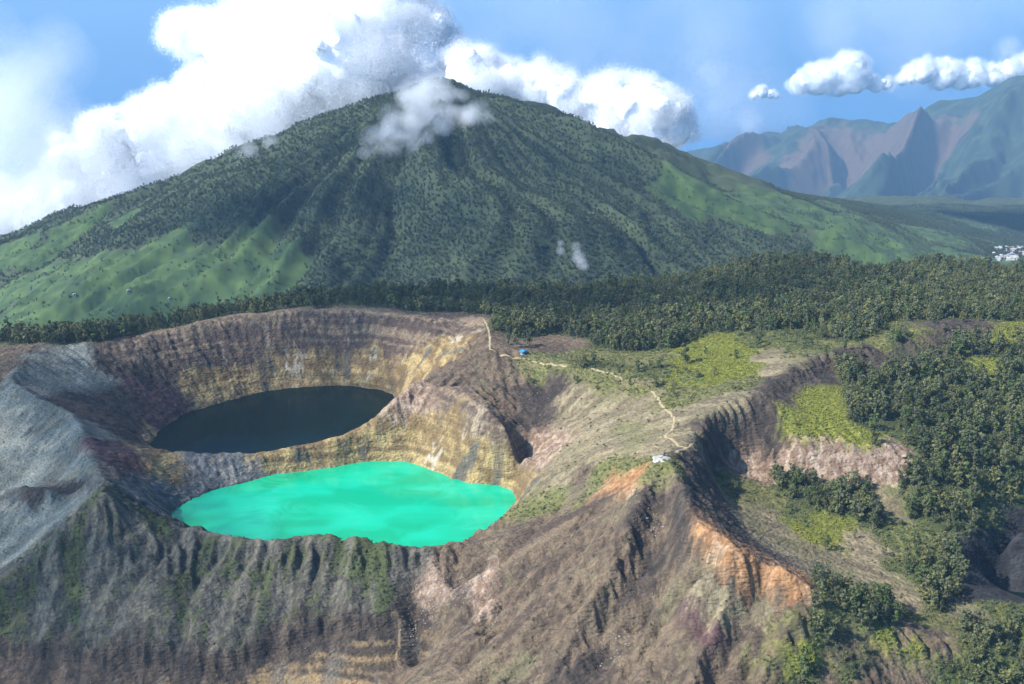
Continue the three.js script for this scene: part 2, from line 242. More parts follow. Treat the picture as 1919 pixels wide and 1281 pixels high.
// ------------------------------------------------------------------ what the ground is made of: nearest sample, with ragged borders
// ash, slope (grey scree with moss), brown scree, purple banded wall, yellow cliff, dark rock, pale cliff, orange crest, tan scree, olive grass, bright grass, woodland, blue-grey rock, red rock
const T = { ash: 0, slope: 1, brown: 2, wall: 3, yellow: 4, rock: 5, pale: 6, orange: 7, tan: 8, olive: 9, grass: 10, wood: 11, blue: 12, red: 13, scrub: 14, ledge: 15, black: 16 };
const SAMPLES = {
  ash: [[60, 800], [20, 760], [100, 850], [60, 880], [130, 800], [140, 880], [20, 860], [110, 700], [140, 680], [90, 670], [60, 700], [180, 720], [40, 960], [100, 960], [20, 1010], [155, 700]],
  slope: [[195, 950], [100, 1020], [40, 1100], [120, 1120], [200, 1060], [300, 1020], [400, 1060], [480, 1040], [560, 1060], [640, 1050], [700, 1080], [740, 1060], [300, 1120], [400, 1150], [500, 1120], [620, 1110], [700, 1120], [180, 1170], [60, 1170], [320, 1180], [20, 1180], [280, 970], [250, 1000], [500, 1080], [600, 1020], [420, 1190]],
  brown: [[1000, 1000], [960, 1060], [1060, 1040], [1100, 980], [1130, 930], [1020, 1140], [940, 1200], [860, 1250], [1080, 1180], [1000, 1260], [760, 1275], [1150, 960], [1695, 1178], [1680, 1200], [1660, 1235], [1640, 1265], [1770, 1200], [1750, 1222], [1730, 1250], [1712, 1272], [1590, 1205], [1570, 1230], [1545, 1265], [1500, 1145], [1475, 1175], [1450, 1205], [1430, 1250], [1400, 1200], [1380, 1150], [1375, 1075], [1420, 1085], [1470, 1110], [1340, 1050], [1310, 1020], [1500, 1120], [1180, 1020], [1120, 1080], [1180, 1150], [1160, 1240], [900, 1010], [870, 1060], [850, 1120], [1250, 1080], [1300, 1050], [1280, 1180], [1220, 1230], [1340, 1240], [1230, 1000], [1090, 900], [880, 700], [900, 680], [960, 700], [930, 740], [850, 690], [20, 665], [10, 690], [950, 640], [1010, 645]],
  wall: [[880, 762], [930, 800], [850, 742], [965, 835], [905, 790], [240, 660], [330, 640], [420, 620], [520, 610], [620, 605], [720, 610], [800, 615], [860, 612], [560, 640], [660, 645], [760, 650], [450, 650], [380, 665]],
  yellow: [[420, 720], [520, 695], [620, 690], [700, 700], [560, 670], [680, 670], [770, 670], [840, 645], [780, 700], [460, 740], [370, 720], [720, 800], [780, 790], [840, 800], [900, 830], [950, 860], [880, 880], [800, 850], [720, 830], [640, 840], [560, 855], [500, 865], [920, 890], [860, 770], [975, 890], [660, 840], [330, 900], [300, 870], [290, 815], [760, 820]],
  rock: [[200, 740], [240, 760], [250, 800], [200, 680], [260, 690], [300, 700], [1300, 880], [1320, 920], [1350, 970], [1380, 1000], [1290, 920], [1400, 800], [1370, 800], [1440, 780], [1420, 830], [1360, 830], [1330, 830], [1480, 720], [1500, 702], [1540, 684], [1600, 672], [1650, 669], [1700, 645], [1740, 637], [1780, 626], [1850, 626], [1455, 738], [1050, 720], [1010, 780], [990, 740], [1060, 1260], [1210, 950], [1220, 1060], [1190, 1120], [1120, 1250], [170, 760], [60, 935], [130, 920], [770, 1150], [1260, 940], [1290, 980], [700, 1158], [600, 1176], [20, 1211], [108, 1219], [210, 1233], [270, 1228], [329, 1229], [400, 1236], [440, 1233], [520, 1200], [560, 1190], [650, 1168], [740, 1152], [860, 1110], [1500, 700], [1380, 1180], [1560, 1180]],
  pale: [[758, 748], [780, 758], [742, 765], [770, 740], [1520, 860], [1580, 860], [1640, 870], [1660, 860], [1480, 870], [1440, 880], [1400, 860], [1030, 820], [1010, 850], [1600, 890], [1550, 845], [850, 1100], [900, 1090], [820, 1100]],
  orange: [[1360, 1031], [1385, 1043], [1410, 1046], [1440, 1050], [1465, 1062], [1485, 1078], [1500, 1090], [1310, 980], [1180, 895], [1150, 905], [1340, 1008], [1450, 1078]],
  tan: [[1100, 770], [1150, 760], [1200, 760], [1200, 800], [1120, 820], [1060, 860], [1150, 840], [1060, 790], [1080, 740], [1300, 770], [1350, 750], [1240, 780], [1220, 840], [1270, 820], [1050, 890], [1450, 690], [1480, 680], [1430, 670], [1600, 1010], [1640, 1040], [1620, 1070], [1560, 1060], [1500, 1040], [1680, 960], [1460, 1000], [1420, 960], [1600, 1110], [1700, 1120], [1830, 1150], [1540, 1040], [1400, 1130], [1330, 1130], [1370, 1090], [1690, 1190], [1650, 1080]],
  olive: [[1300, 740], [1150, 700], [1080, 690], [1200, 720], [1380, 720], [1120, 890], [1040, 930], [1500, 665], [1560, 645], [1720, 625], [1400, 930], [1440, 940], [1100, 670], [1180, 680], [1260, 750], [1000, 690], [1240, 880], [1180, 870], [1480, 1150], [1440, 1230], [1570, 1240], [1540, 1150], [1740, 1230], [1800, 1220], [1760, 1160], [1660, 640]],
  grass: [[1340, 690], [1380, 670], [1300, 690], [1360, 650], [1340, 710], [1270, 700], [1400, 690], [1500, 790], [1540, 770], [1560, 800], [1600, 815], [1520, 740], [1480, 780], [1540, 980], [1550, 1000], [1520, 1000], [1850, 690], [1880, 640], [1470, 1210], [1700, 1205], [1660, 1200], [1500, 1240]],
  wood: [[1560, 1150], [1600, 1175], [1640, 1145], [1830, 1205], [1900, 1255], [1500, 1265], [1760, 1235], [1820, 1250], [1600, 700], [1650, 740], [1700, 720], [1750, 760], [1700, 800], [1800, 720], [1880, 760], [1850, 820], [1760, 840], [1740, 900], [1800, 900], [1880, 900], [1850, 950], [1720, 960], [1780, 960], [1640, 780], [1900, 850], [1500, 920], [1560, 930], [1600, 940], [1540, 940], [1620, 960], [1900, 700], [1470, 610], [1550, 600], [1650, 590], [1750, 580], [1850, 590], [1500, 550], [1600, 550], [1700, 540], [1800, 540], [1880, 550], [1450, 520], [1400, 560], [1350, 580], [1300, 600], [1250, 620], [1200, 600], [1150, 580], [1200, 640], [1300, 550], [1250, 540], [1150, 540], [1050, 560], [1080, 610], [1000, 560], [960, 580], [900, 560], [800, 570], [700, 565], [600, 565], [500, 575], [400, 590], [300, 610], [200, 628], [130, 634], [970, 620], [1420, 600], [1580, 630], [1690, 640], [1760, 1090], [1750, 1060], [1740, 1130], [1620, 1150], [1560, 1200], [1530, 1190], [1650, 1170], [1600, 1240], [1880, 1210], [1850, 1250], [1780, 1260], [1700, 1070], [1240, 590], [1350, 530], [1560, 520], [1850, 650], [1800, 660], [1900, 660]],
  blue: [[350, 910], [420, 890], [450, 880], [380, 870], [300, 930], [330, 930], [480, 880], [400, 870]],
  red: [[270, 740], [285, 760], [290, 780], [260, 720], [200, 840], [220, 850], [310, 750], [1310, 1150], [1330, 1170]],
  scrub: [[1280, 700], [1160, 690], [1100, 680], [1220, 700], [1420, 640], [1480, 630], [1530, 650], [1690, 1060], [1720, 1000], [1680, 1000], [1500, 970], [1880, 1150]],
  black: [[1850, 1030], [1900, 1010], [1860, 1080], [1910, 1070], [1830, 1060], [1820, 1090], [1880, 1050], [1915, 990], [1890, 1100], [1840, 1110]],
  ledge: [[300, 1240], [420, 1250], [520, 1230], [600, 1210], [680, 1190], [720, 1180], [560, 1260], [660, 1250], [200, 1250], [240, 1270], [480, 1270], [700, 1230], [620, 1270], [380, 1270], [740, 1200]],
};
const GT = 4, TX = Math.floor((X1 - X0) / GT) + 1, TZ = Math.floor((Z1 - Z0) / GT) + 1;
const typeA = new Uint8Array(TX * TZ), typeB = new Uint8Array(TX * TZ), typeW = new Float32Array(TX * TZ);
{
  const S = [];
  for (const [k, list] of Object.entries(SAMPLES)) for (const [px, py] of list) { const p = ground(px, py); if (p && p[2] > Z0) S.push([p[0], p[2], T[k], p[1]]); }
  for (let j = 0; j < TZ; j++) for (let i = 0; i < TX; i++) {
    const x0 = X0 + i * GT, z0 = Z0 + j * GT, h = base[j * NX + i], x = x0 + 13 * fbm(x0 / 34, z0 / 34, 3), z = z0 + 13 * fbm(x0 / 34 + 50, z0 / 34, 3);
    let da = 1e9, ta = 0, db = 1e9, tb = 0;
    for (const s of S) {
      const d = Math.hypot(x - s[0], z - s[1], 1.3 * (h - s[3]));
      if (d < da) { if (s[2] !== ta) { db = da; tb = ta; } da = d; ta = s[2]; } else if (d < db && s[2] !== ta) { db = d; tb = s[2]; }
    }
    const q = j * TX + i; typeA[q] = ta; typeB[q] = tb; typeW[q] = (db - da);
  }
}
// streaks that run down the fall line: noise averaged along the slope of the smoothed sheet
const GL = 2, LX = Math.floor((X1 - X0) / GL) + 1, LZ = Math.floor((Z1 - Z0) / GL) + 1;
const streak = new Float32Array(LX * LZ), steep = new Float32Array(LX * LZ);
{
  let b = Float32Array.from(base), c = new Float32Array(b.length);
  for (let it = 0; it < 8; it++) { for (let j = 1; j < NZ - 1; j++) for (let i = 1; i < NX - 1; i++) { const q = j * NX + i; c[q] = (b[q] * 2 + b[q - 1] + b[q + 1] + b[q - NX] + b[q + NX]) / 6; } [b, c] = [c, b]; }
  const gx = new Float32Array(NX * NZ), gz = new Float32Array(NX * NZ), gs = new Float32Array(NX * NZ);
  for (let j = 1; j < NZ - 1; j++) for (let i = 1; i < NX - 1; i++) { const q = j * NX + i, a = (b[q + 1] - b[q - 1]) / (2 * G), d = (b[q + NX] - b[q - NX]) / (2 * G), s = Math.hypot(a, d) + 1e-6; gx[q] = a / s; gz[q] = d / s; gs[q] = s; }
  const N1 = new Float32Array(LX * LZ);
  for (let j = 0; j < LZ; j++) for (let i = 0; i < LX; i++) { const x = X0 + i * GL, z = Z0 + j * GL; N1[j * LX + i] = noise(x / 19, z / 19) * 0.8 + noise(x / 8 + 9, z / 8) * 0.9 + (rnd() - 0.5) * 1.3; }
  for (let j = 0; j < LZ; j++) for (let i = 0; i < LX; i++) {
    let s = N1[j * LX + i], n = 1;
    for (const dir of [-1, 1]) {
      let u = i, v = j;
      for (let k = 0; k < 15; k++) {
        const q = clamp(v >> 1, 0, NZ - 1) * NX + clamp(u >> 1, 0, NX - 1);
        u += gx[q] * dir * 1.1; v += gz[q] * dir * 1.1;
        if (u < 0 || v < 0 || u >= LX - 1 || v >= LZ - 1) break;
        const w = 1 - k / 16; s += w * N1[(v | 0) * LX + (u | 0)]; n += w;
      }
    }
    streak[j * LX + i] = s / n * 2.6;
    steep[j * LX + i] = gs[clamp(j >> 1, 0, NZ - 1) * NX + clamp(i >> 1, 0, NX - 1)];
  }
}
const cliffy = new Float32Array(LX * LZ);
{ const row = new Float32Array(LX * LZ), K = 5;
  for (let j = 0; j < LZ; j++) for (let i = 0; i < LX; i++) { let m = 0; for (let k = Math.max(0, i - K); k <= Math.min(LX - 1, i + K); k++) m = Math.max(m, steep[j * LX + k]); row[j * LX + i] = m; }
  for (let j = 0; j < LZ; j++) for (let i = 0; i < LX; i++) { let m = 0; for (let k = Math.max(0, j - K); k <= Math.min(LZ - 1, j + K); k++) m = Math.max(m, row[k * LX + i]); cliffy[j * LX + i] = m; } }
function field(a, x, z) { const u = clamp((x - X0) / GL, 0, LX - 1.01), v = clamp((z - Z0) / GL, 0, LZ - 1.01), i = u | 0, j = v | 0, s = u - i, t = v - j, q = j * LX + i; return lerp(lerp(a[q], a[q + 1], s), lerp(a[q + LX], a[q + LX + 1], s), t); }
function typeAt(x, z) { return clamp(Math.round((z - Z0) / GT), 0, TZ - 1) * TX + clamp(Math.round((x - X0) / GT), 0, TX - 1); }
//            ash slope brown wall yellow rock pale orange tan olive grass wood blue red scrub ledge
const ROUGH = [0.7, 2.4, 2.2, 1.3, 1.5, 1.6, 1.0, 1.5, 0.8, 0.6, 0.6, 0.5, 1.5, 1.6, 0.5, 1.8, 0.6];   // depth of gullies, metres
const LUMP = [0.5, 1.1, 1.1, 1.2, 1.6, 2.0, 1.8, 1.2, 0.6, 0.5, 0.6, 0.7, 1.3, 1.5, 0.6, 1.6, 0.8];      // lumps, metres
const LEDGE = [0, 0.15, 0.35, 0.8, 0.7, 0.6, 0.7, 0.3, 0.6, 0, 0, 0, 0.6, 0.6, 0, 0.9, 0];                   // steps along the beds, metres
function soft(a, x, z) { const u = clamp((x - X0) / GT, 0, TX - 1.01), v = clamp((z - Z0) / GT, 0, TZ - 1.01), i = u | 0, j = v | 0, s = u - i, t = v - j, q = j * TX + i; return lerp(lerp(a[typeA[q]], a[typeA[q + 1]], s), lerp(a[typeA[q + TX]], a[typeA[q + TX + 1]], s), t); }
// blocks of jointed rock: each has its own level
function block(x, y) {
  const xi = Math.floor(x), yi = Math.floor(y); let best = 9, val = 0;
  for (let b = -1; b < 2; b++) for (let a = -1; a < 2; a++) { const k = PERM[PERM[(xi + a) & 255] + ((yi + b) & 255)], dx = xi + a + 0.5 + 0.48 * GX[k] - x, dy = yi + b + 0.5 + 0.48 * GY[k] - y, d = dx * dx + dy * dy; if (d < best) { best = d; val = PERM[k + 37] / 255; } }
  return val - 0.5;
}
const LIP = LINES[1].map(([px, py, h]) => at(px, py, h));
function lip(x, z) {                                                // metres in front of the rock lip under the near slope; far from it 99
  if (x < LIP[0][0] || x > LIP[LIP.length - 1][0]) return 99;
  for (let i = 1; i < LIP.length; i++) if (x <= LIP[i][0]) { const a = LIP[i - 1], b = LIP[i]; return z - lerp(a[2], b[2], (x - a[0]) / (b[0] - a[0])) + 5 * fbm(x / 24, 3, 3) + 3 * Math.abs(noise(x / 11, 8)) * 2; }
  return 99;
}
const RUNNELS = [[[330, 1000], [250, 1100], [165, 1210]], [[250, 985], [120, 1120], [30, 1195]], [[420, 1012], [352, 1120], [332, 1214]], [[500, 1022], [476, 1120], [440, 1215]], [[560, 1022], [540, 1110], [525, 1180]], [[640, 1012], [625, 1100], [612, 1156]], [[700, 1022], [690, 1090], [680, 1142]], [[290, 1000], [190, 1110], [100, 1200]], [[205, 975], [90, 1090], [-20, 1180]], [[460, 1030], [415, 1130], [395, 1220]], [[590, 1050], [580, 1110], [572, 1165]],
  [[1150, 960], [1000, 1100], [870, 1235]], [[1110, 950], [960, 1075], [880, 1150]], [[1180, 1000], [1080, 1120], [950, 1270]], [[1050, 952], [930, 1050], [850, 1090]], [[1200, 1010], [1125, 1130], [1040, 1270]], [[1060, 1005], [980, 1085], [905, 1175]], [[1130, 1040], [1040, 1140], [900, 1275]],
  [[1330, 1040], [1262, 1130], [1165, 1275]], [[1430, 1080], [1382, 1150], [1330, 1270]], [[1480, 1110], [1440, 1180], [1400, 1275]], [[1300, 1000], [1260, 1060], [1190, 1180]], [[1390, 1070], [1320, 1160], [1250, 1275]],
  [[1180, 760], [1100, 770], [1020, 790]], [[1200, 800], [1110, 815], [1040, 830]], [[1150, 845], [1080, 865], [1010, 885]], [[1000, 690], [1010, 720], [1020, 745]], [[900, 700], [960, 730], [1005, 755]], [[880, 720], [950, 770], [990, 800]]]
  .map((l) => l.map(([px, py]) => ground(px, py)).filter((p) => p && p[2] > Z0));
const RBOX = RUNNELS.map((l) => [Math.min(...l.map((p) => p[0])) - 14, Math.max(...l.map((p) => p[0])) + 14, Math.min(...l.map((p) => p[2])) - 14, Math.max(...l.map((p) => p[2])) + 14]);
function runnel(x, z) {                                             // depth of the larger gullies
  const wx = x + 8 * fbm(x / 26, z / 26, 3), wz = z + 8 * fbm(x / 26 + 60, z / 26, 3); let cut = 0;
  for (let i = 0; i < RUNNELS.length; i++) { const b = RBOX[i]; if (wx < b[0] || wx > b[1] || wz < b[2] || wz > b[3]) continue; const d = edgeDist(RUNNELS[i], wx, wz, true); if (d < 11) cut = Math.max(cut, (1 - d / 11) ** 1.2 * (i > 22 ? 3.5 : i > 10 ? 12.5 : 8.5) * (0.7 + 0.6 * fbm(x / 30, z / 30, 2))); }
  return cut;
}
function nearHeight(x, z) {
  let b = baseAt(x, z);
  const front = lip(x, z); if (front > -2 && front < 60) b -= 11 * sm(-1.5, 2.5, front) * (1 - 0.75 * sm(8, 50, front));
  const lake = b < 2 ? sm(-9, 2, b) : 1;
  const st = field(streak, x, z), sp = field(steep, x, z), sl = clamp(sp * 1.6, 0.12, 1.15) * (1 - 0.5 * sm(0.75, 1.4, field(cliffy, x, z)));
  const g = -Math.abs(st) + 0.45 + 0.5 * st;
  let h = b + lake * (soft(ROUGH, x, z) * sl * g * 1.15 + soft(LUMP, x, z) * (0.9 * fbm(x / 14, z / 14, 3) + 1.0 * ridged(x / 7.5, z / 7.5, 3) * sl));
  h += lake * 2.2 * fbm(x / 60, z / 60, 2);
  const le = soft(LEDGE, x, z); if (le > 0.3 && sp > 0.35) h += lake * le * sm(0.35, 0.8, sp) * (2.4 * block(x / 9 + 0.3 * noise(x / 5, z / 5), z / 6.5) + 1.1 * block(x / 3.6, z / 3));
  h += lake * soft(LEDGE, x, z) * Math.max(sl, 0.6) * Math.sin((h + 2 * noise(x / 50, z / 50)) * 6.283 / 6.5 + 2.2 * noise(x / 26, z / 26));
  return h;
}

// ------------------------------------------------------------------ near ground mesh with its own colour sheet
const STEP = 1.6, MX = Math.round((X1 - X0) / STEP) + 1, MZ = Math.round((Z1 - Z0) / STEP) + 1;
const heights = new Float32Array(MX * MZ);
for (let j = 0; j < MZ; j++) for (let i = 0; i < MX; i++) heights[j * MX + i] = nearHeight(X0 + i * STEP, Z0 + j * STEP);
{ // rain: runnels worn by running drops
  const n = MX, brush = []; let tot = 0;
  for (let b = -2; b <= 2; b++) for (let a = -2; a <= 2; a++) { const w = Math.max(0, 2.3 - Math.hypot(a, b)); if (w > 0) { brush.push([b * n + a, w]); tot += w; } }
  for (const b of brush) b[1] /= tot;
  const before = Float32Array.from(heights);
  for (let d = 0; d < 420000; d++) {
    let x = 3 + rnd() * (MX - 7), z = 3 + rnd() * (MZ - 7), dx = 0, dz = 0, sp = 1, water = 1, sed = 0;
    const t0 = typeA[typeAt(X0 + x * STEP, Z0 + z * STEP)]; if (t0 === T.wood && rnd() < 0.6) continue;
    for (let k = 0; k < 55; k++) {
      const i = x | 0, j = z | 0, u = x - i, v = z - j, q = j * n + i, a = heights[q], b = heights[q + 1], c = heights[q + n], e = heights[q + n + 1];
      const gx = (b - a) * (1 - v) + (e - c) * v, gz = (c - a) * (1 - u) + (e - b) * u, h = a * (1 - u) * (1 - v) + b * u * (1 - v) + c * (1 - u) * v + e * u * v;
      dx = dx * 0.08 - gx * 0.92; dz = dz * 0.08 - gz * 0.92; const L = Math.hypot(dx, dz); if (L < 1e-4) break; dx /= L; dz /= L;
      x += dx; z += dz; if (x < 3 || z < 3 || x > MX - 4 || z > MZ - 4) break;
      const i2 = x | 0, j2 = z | 0, u2 = x - i2, v2 = z - j2, q2 = j2 * n + i2, h2 = heights[q2] * (1 - u2) * (1 - v2) + heights[q2 + 1] * u2 * (1 - v2) + heights[q2 + n] * (1 - u2) * v2 + heights[q2 + n + 1] * u2 * v2, dh = h2 - h;
      if (h2 < 0.5) break;
      const cap = Math.max(-dh, 0.01) * sp * water * 2.0;
      if (sed > cap || dh > 0) { const am = dh > 0 ? Math.min(dh, sed) : (sed - cap) * 0.25; sed -= am; heights[q] += am * (1 - u) * (1 - v); heights[q + 1] += am * u * (1 - v); heights[q + n] += am * (1 - u) * v; heights[q + n + 1] += am * u * v; }
      else { const am = Math.min((cap - sed) * 0.42, -dh); for (const [o, w] of brush) heights[q + o] -= am * w; sed += am; }
      sp = Math.sqrt(Math.max(0.05, sp * sp - dh * 0.8)); if (sp > 3) sp = 3; water *= 0.975;
    }
  }
  const SOFT = [0.8, 1.7, 1.6, 0.35, 0.4, 0.8, 0.5, 0.9, 0.8, 0.6, 0.4, 0.5, 0.5, 0.5, 0.6, 0.6, 0.3];   // how readily each kind of ground wears
  for (let j = 0; j < MZ; j++) for (let i = 0; i < MX; i++) { const q = j * MX + i; const x = X0 + i * STEP, z = Z0 + j * STEP; heights[q] = lerp(before[q], heights[q], soft(SOFT, x, z) * (1 - 0.55 * sm(0.75, 1.4, field(cliffy, x, z)))) - runnel(x, z); }
  let m = 0; for (let i = 0; i < heights.length; i++) m += Math.abs(heights[i] - before[i]); console.log('worn', (m / heights.length).toFixed(3));
}
function nearY(x, z) { const u = clamp((x - X0) / STEP, 0, MX - 1.01), v = clamp((z - Z0) / STEP, 0, MZ - 1.01), i = u | 0, j = v | 0, s = u - i, t = v - j, q = j * MX + i; return lerp(lerp(heights[q], heights[q + 1], s), lerp(heights[q + MX], heights[q + MX + 1], s), t); }
function groundY(x, z) { return x > X0 + 4 && x < X1 - 4 && z > Z0 + 4 && z < Z1 - 4 ? nearY(x, z) : coneHeight(x, z); }
function sheet(nx, nz, x0, z0, step, hf) {
  const pos = new Float32Array(nx * nz * 3), uv = new Float32Array(nx * nz * 2), idx = new Uint32Array((nx - 1) * (nz - 1) * 6);
  for (let j = 0, k = 0; j < nz; j++) for (let i = 0; i < nx; i++, k++) { const x = x0 + i * step, z = z0 + j * step; pos[k * 3] = x; pos[k * 3 + 1] = hf(x, z, i, j); pos[k * 3 + 2] = z; uv[k * 2] = i / (nx - 1); uv[k * 2 + 1] = j / (nz - 1); }
  for (let j = 0, k = 0; j < nz - 1; j++) for (let i = 0; i < nx - 1; i++) { const a = j * nx + i, b = a + nx; if ((i + j) & 1) { idx[k++] = a; idx[k++] = b; idx[k++] = a + 1; idx[k++] = a + 1; idx[k++] = b; idx[k++] = b + 1; } else { idx[k++] = a; idx[k++] = b; idx[k++] = b + 1; idx[k++] = a; idx[k++] = b + 1; idx[k++] = a + 1; } }
  const g = new THREE.BufferGeometry();
  g.setAttribute('position', new THREE.BufferAttribute(pos, 3)); g.setAttribute('uv', new THREE.BufferAttribute(uv, 2)); g.setIndex(new THREE.BufferAttribute(idx, 1));
  g.computeVertexNormals();
  return g;
}
const out3 = [0, 0, 0];
function mix3(c, d, t) { out3[0] = lerp(c[0], d[0], t); out3[1] = lerp(c[1], d[1], t); out3[2] = lerp(c[2], d[2], t); return out3; }
// base colours (linear) of each kind of ground; n fine noise, m coarse noise, s streak, y height
const pick = (a, b, t) => [lerp(a[0], b[0], t), lerp(a[1], b[1], t), lerp(a[2], b[2], t)];
function bands(y, x, z, scale) { const w = y + 2.4 * noise(x / 45, z / 45) + 0.8 * noise(x / 12, z / 12); return 0.5 + 0.5 * (noise(w / scale, x / 400) * 0.9 + noise(w / (scale * 0.37) + 20, x / 260) * 0.7); }
const RECIPE = [
  /* ash   */ (x, z, y, n, m, s) => pick(pick([0.115, 0.118, 0.09], [0.24, 0.24, 0.19], sm(-0.4, 0.6, m + s * 0.4 + n * 0.4)), [0.06, 0.065, 0.04], 0.9 * sm(0.3, 0.5, n + 0.3 * m - 0.1)),
  /* slope */ (x, z, y, n, m, s) => pick(pick([0.045, 0.039, 0.027], [0.128, 0.112, 0.08], sm(-0.5, 0.6, s * 0.4 + n * 1.2)), [0.05, 0.062, 0.014], 0.85 * sm(0.0, 0.4, m * 1.1 + n * 0.8 - s * 0.3)),
  /* brown */ (x, z, y, n, m, s) => pick(pick([0.056, 0.036, 0.023], [0.148, 0.104, 0.06], sm(-0.7, 0.7, s * 0.55 + n * 1.0 + m * 0.5)), [0.13, 0.12, 0.055], 0.55 * sm(0.1, 0.6, m + n * 0.3 - s * 0.3)),
  /* wall  */ (x, z, y, n, m, s) => pick(pick([0.072, 0.047, 0.034], [0.215, 0.155, 0.092], sm(0.2, 0.8, bands(y, x, z, 7) * 0.8 + 0.45 * n + 0.25 * m)), [0.33, 0.255, 0.165], 0.75 * sm(0.35, 0.9, s * 0.6 + n * 0.7)),
  /* yellow*/ (x, z, y, n, m, s) => pick(pick(pick([0.15, 0.095, 0.038], [0.34, 0.245, 0.1], sm(0.1, 0.85, bands(y, x, z, 5) * 0.8 + 0.35 * n + 0.5 * noise(x / 15, z / 15 + y / 9))), [0.4, 0.35, 0.26], sm(0.25, 0.7, m + n * 0.6)), [0.075, 0.072, 0.06], 0.85 * sm(0.15, 0.5, -m * 0.7 + s * 0.3 + n * 0.4 + 0.35 * noise(x / 17 + 40, z / 17))),
  /* rock  */ (x, z, y, n, m, s) => pick(pick([0.026, 0.019, 0.013], [0.08, 0.056, 0.037], sm(-0.5, 0.6, n + s * 0.5)), [0.13, 0.09, 0.06], 0.6 * sm(0.3, 0.8, m + n * 0.4)),
  /* pale  */ (x, z, y, n, m, s) => pick(pick([0.17, 0.105, 0.065], [0.36, 0.265, 0.185], sm(-0.4, 0.6, s * 0.25 + n * 1.1)), [0.07, 0.046, 0.035], 0.85 * sm(0.1, 0.5, -m + 0.4 * n)),
  /* orange*/ (x, z, y, n, m, s) => pick(pick([0.2, 0.095, 0.036], [0.36, 0.19, 0.08], sm(-0.5, 0.5, n + s * 0.3)), [0.34, 0.25, 0.16], 0.8 * sm(0.1, 0.6, m + 0.5 * n)),
  /* tan   */ (x, z, y, n, m, s) => pick(pick([0.12, 0.092, 0.05], [0.25, 0.2, 0.11], sm(-0.5, 0.6, s * 0.6 + n * 0.8)), [0.125, 0.12, 0.042], 0.65 * sm(0.0, 0.5, m + 0.3 * n)),
  /* olive */ (x, z, y, n, m, s) => pick(pick([0.085, 0.085, 0.022], [0.16, 0.15, 0.045], sm(-0.5, 0.6, n)), [0.18, 0.13, 0.075], 0.7 * sm(0.1, 0.6, m)),
  /* grass */ (x, z, y, n, m, s) => pick(pick([0.1, 0.115, 0.012], [0.21, 0.205, 0.026], sm(-0.5, 0.5, n)), [0.13, 0.12, 0.042], 0.6 * sm(0.2, 0.7, m)),
  /* wood  */ (x, z, y, n, m, s) => pick([0.04, 0.05, 0.015], [0.11, 0.135, 0.026], sm(-0.2, 0.7, n + m)),
  /* blue  */ (x, z, y, n, m, s) => pick(pick([0.07, 0.075, 0.08], [0.2, 0.19, 0.165], sm(-0.5, 0.6, n + s * 0.5)), [0.27, 0.175, 0.07], 0.75 * sm(0.05, 0.5, m + n * 0.4)),
  /* red   */ (x, z, y, n, m, s) => pick([0.055, 0.02, 0.02], [0.11, 0.062, 0.052], sm(-0.4, 0.6, n + s * 0.4)),
  /* scrub */ (x, z, y, n, m, s) => pick([0.06, 0.075, 0.018], [0.135, 0.135, 0.04], sm(-0.4, 0.6, n + m * 0.5)),
  /* ledge */ (x, z, y, n, m, s) => pick(pick([0.055, 0.038, 0.024], [0.22, 0.15, 0.07], sm(0.2, 0.7, bands(y, x, z, 8) + 0.3 * m + 0.3 * n)), [0.11, 0.1, 0.08], 0.6 * sm(0, 0.7, s + n * 0.4)),
  /* black */ (x, z, y, n, m, s) => pick([0.008, 0.008, 0.009], [0.03, 0.028, 0.028], sm(-0.4, 0.7, n + s * 0.4 + m * 0.5)),
];
const toS = (c) => Math.round(255 * clamp(c <= 0.0031308 ? c * 12.92 : 1.055 * Math.pow(c, 1 / 2.4) - 0.055));
const CW = 2048, CH = 1536, colours = new Uint8Array(CW * CH * 4);
for (let j = 0; j < CH; j++) for (let i = 0; i < CW; i++) {
  const x = X0 + (i + 0.5) / CW * (X1 - X0), z = Z0 + (j + 0.5) / CH * (Z1 - Z0);
  const y = nearY(x, z), n = fbm(x / 5.5, z / 5.5, 3), m = fbm(x / 42 + 7, z / 42 + 3, 3), s = field(streak, x, z);
  const jx = x + 5 * n, jz = z + 5 * noise(x / 6 + 80, z / 6), q = typeAt(jx, jz);
  let c = RECIPE[typeA[q]](x, z, y, n, m, s);
  const wb = 0.5 * (1 - sm(0, 11, typeW[q] + 5 * n));
  if (wb > 0.02) c = pick(c, RECIPE[typeB[q]](x, z, y, n, m, s), wb);
  const fr = lip(x, z) + 2 * n; if (fr > -1.2 && fr < 6.5) c = RECIPE[T.rock](x, z, y, n, m, s);
  const g = 1 + 0.5 * (rnd() - 0.5) + 0.26 * noise(x / 1.9, z / 1.9) + (rnd() < 0.012 ? rr(0.2, 0.9) : 0), k = (j * CW + i) * 4;
  colours[k] = toS(c[0] * g); colours[k + 1] = toS(c[1] * g); colours[k + 2] = toS(c[2] * g); colours[k + 3] = 255;
}
const colourMap = new THREE.DataTexture(colours, CW, CH); colourMap.colorSpace = THREE.SRGBColorSpace; colourMap.magFilter = THREE.LinearFilter; colourMap.needsUpdate = true;
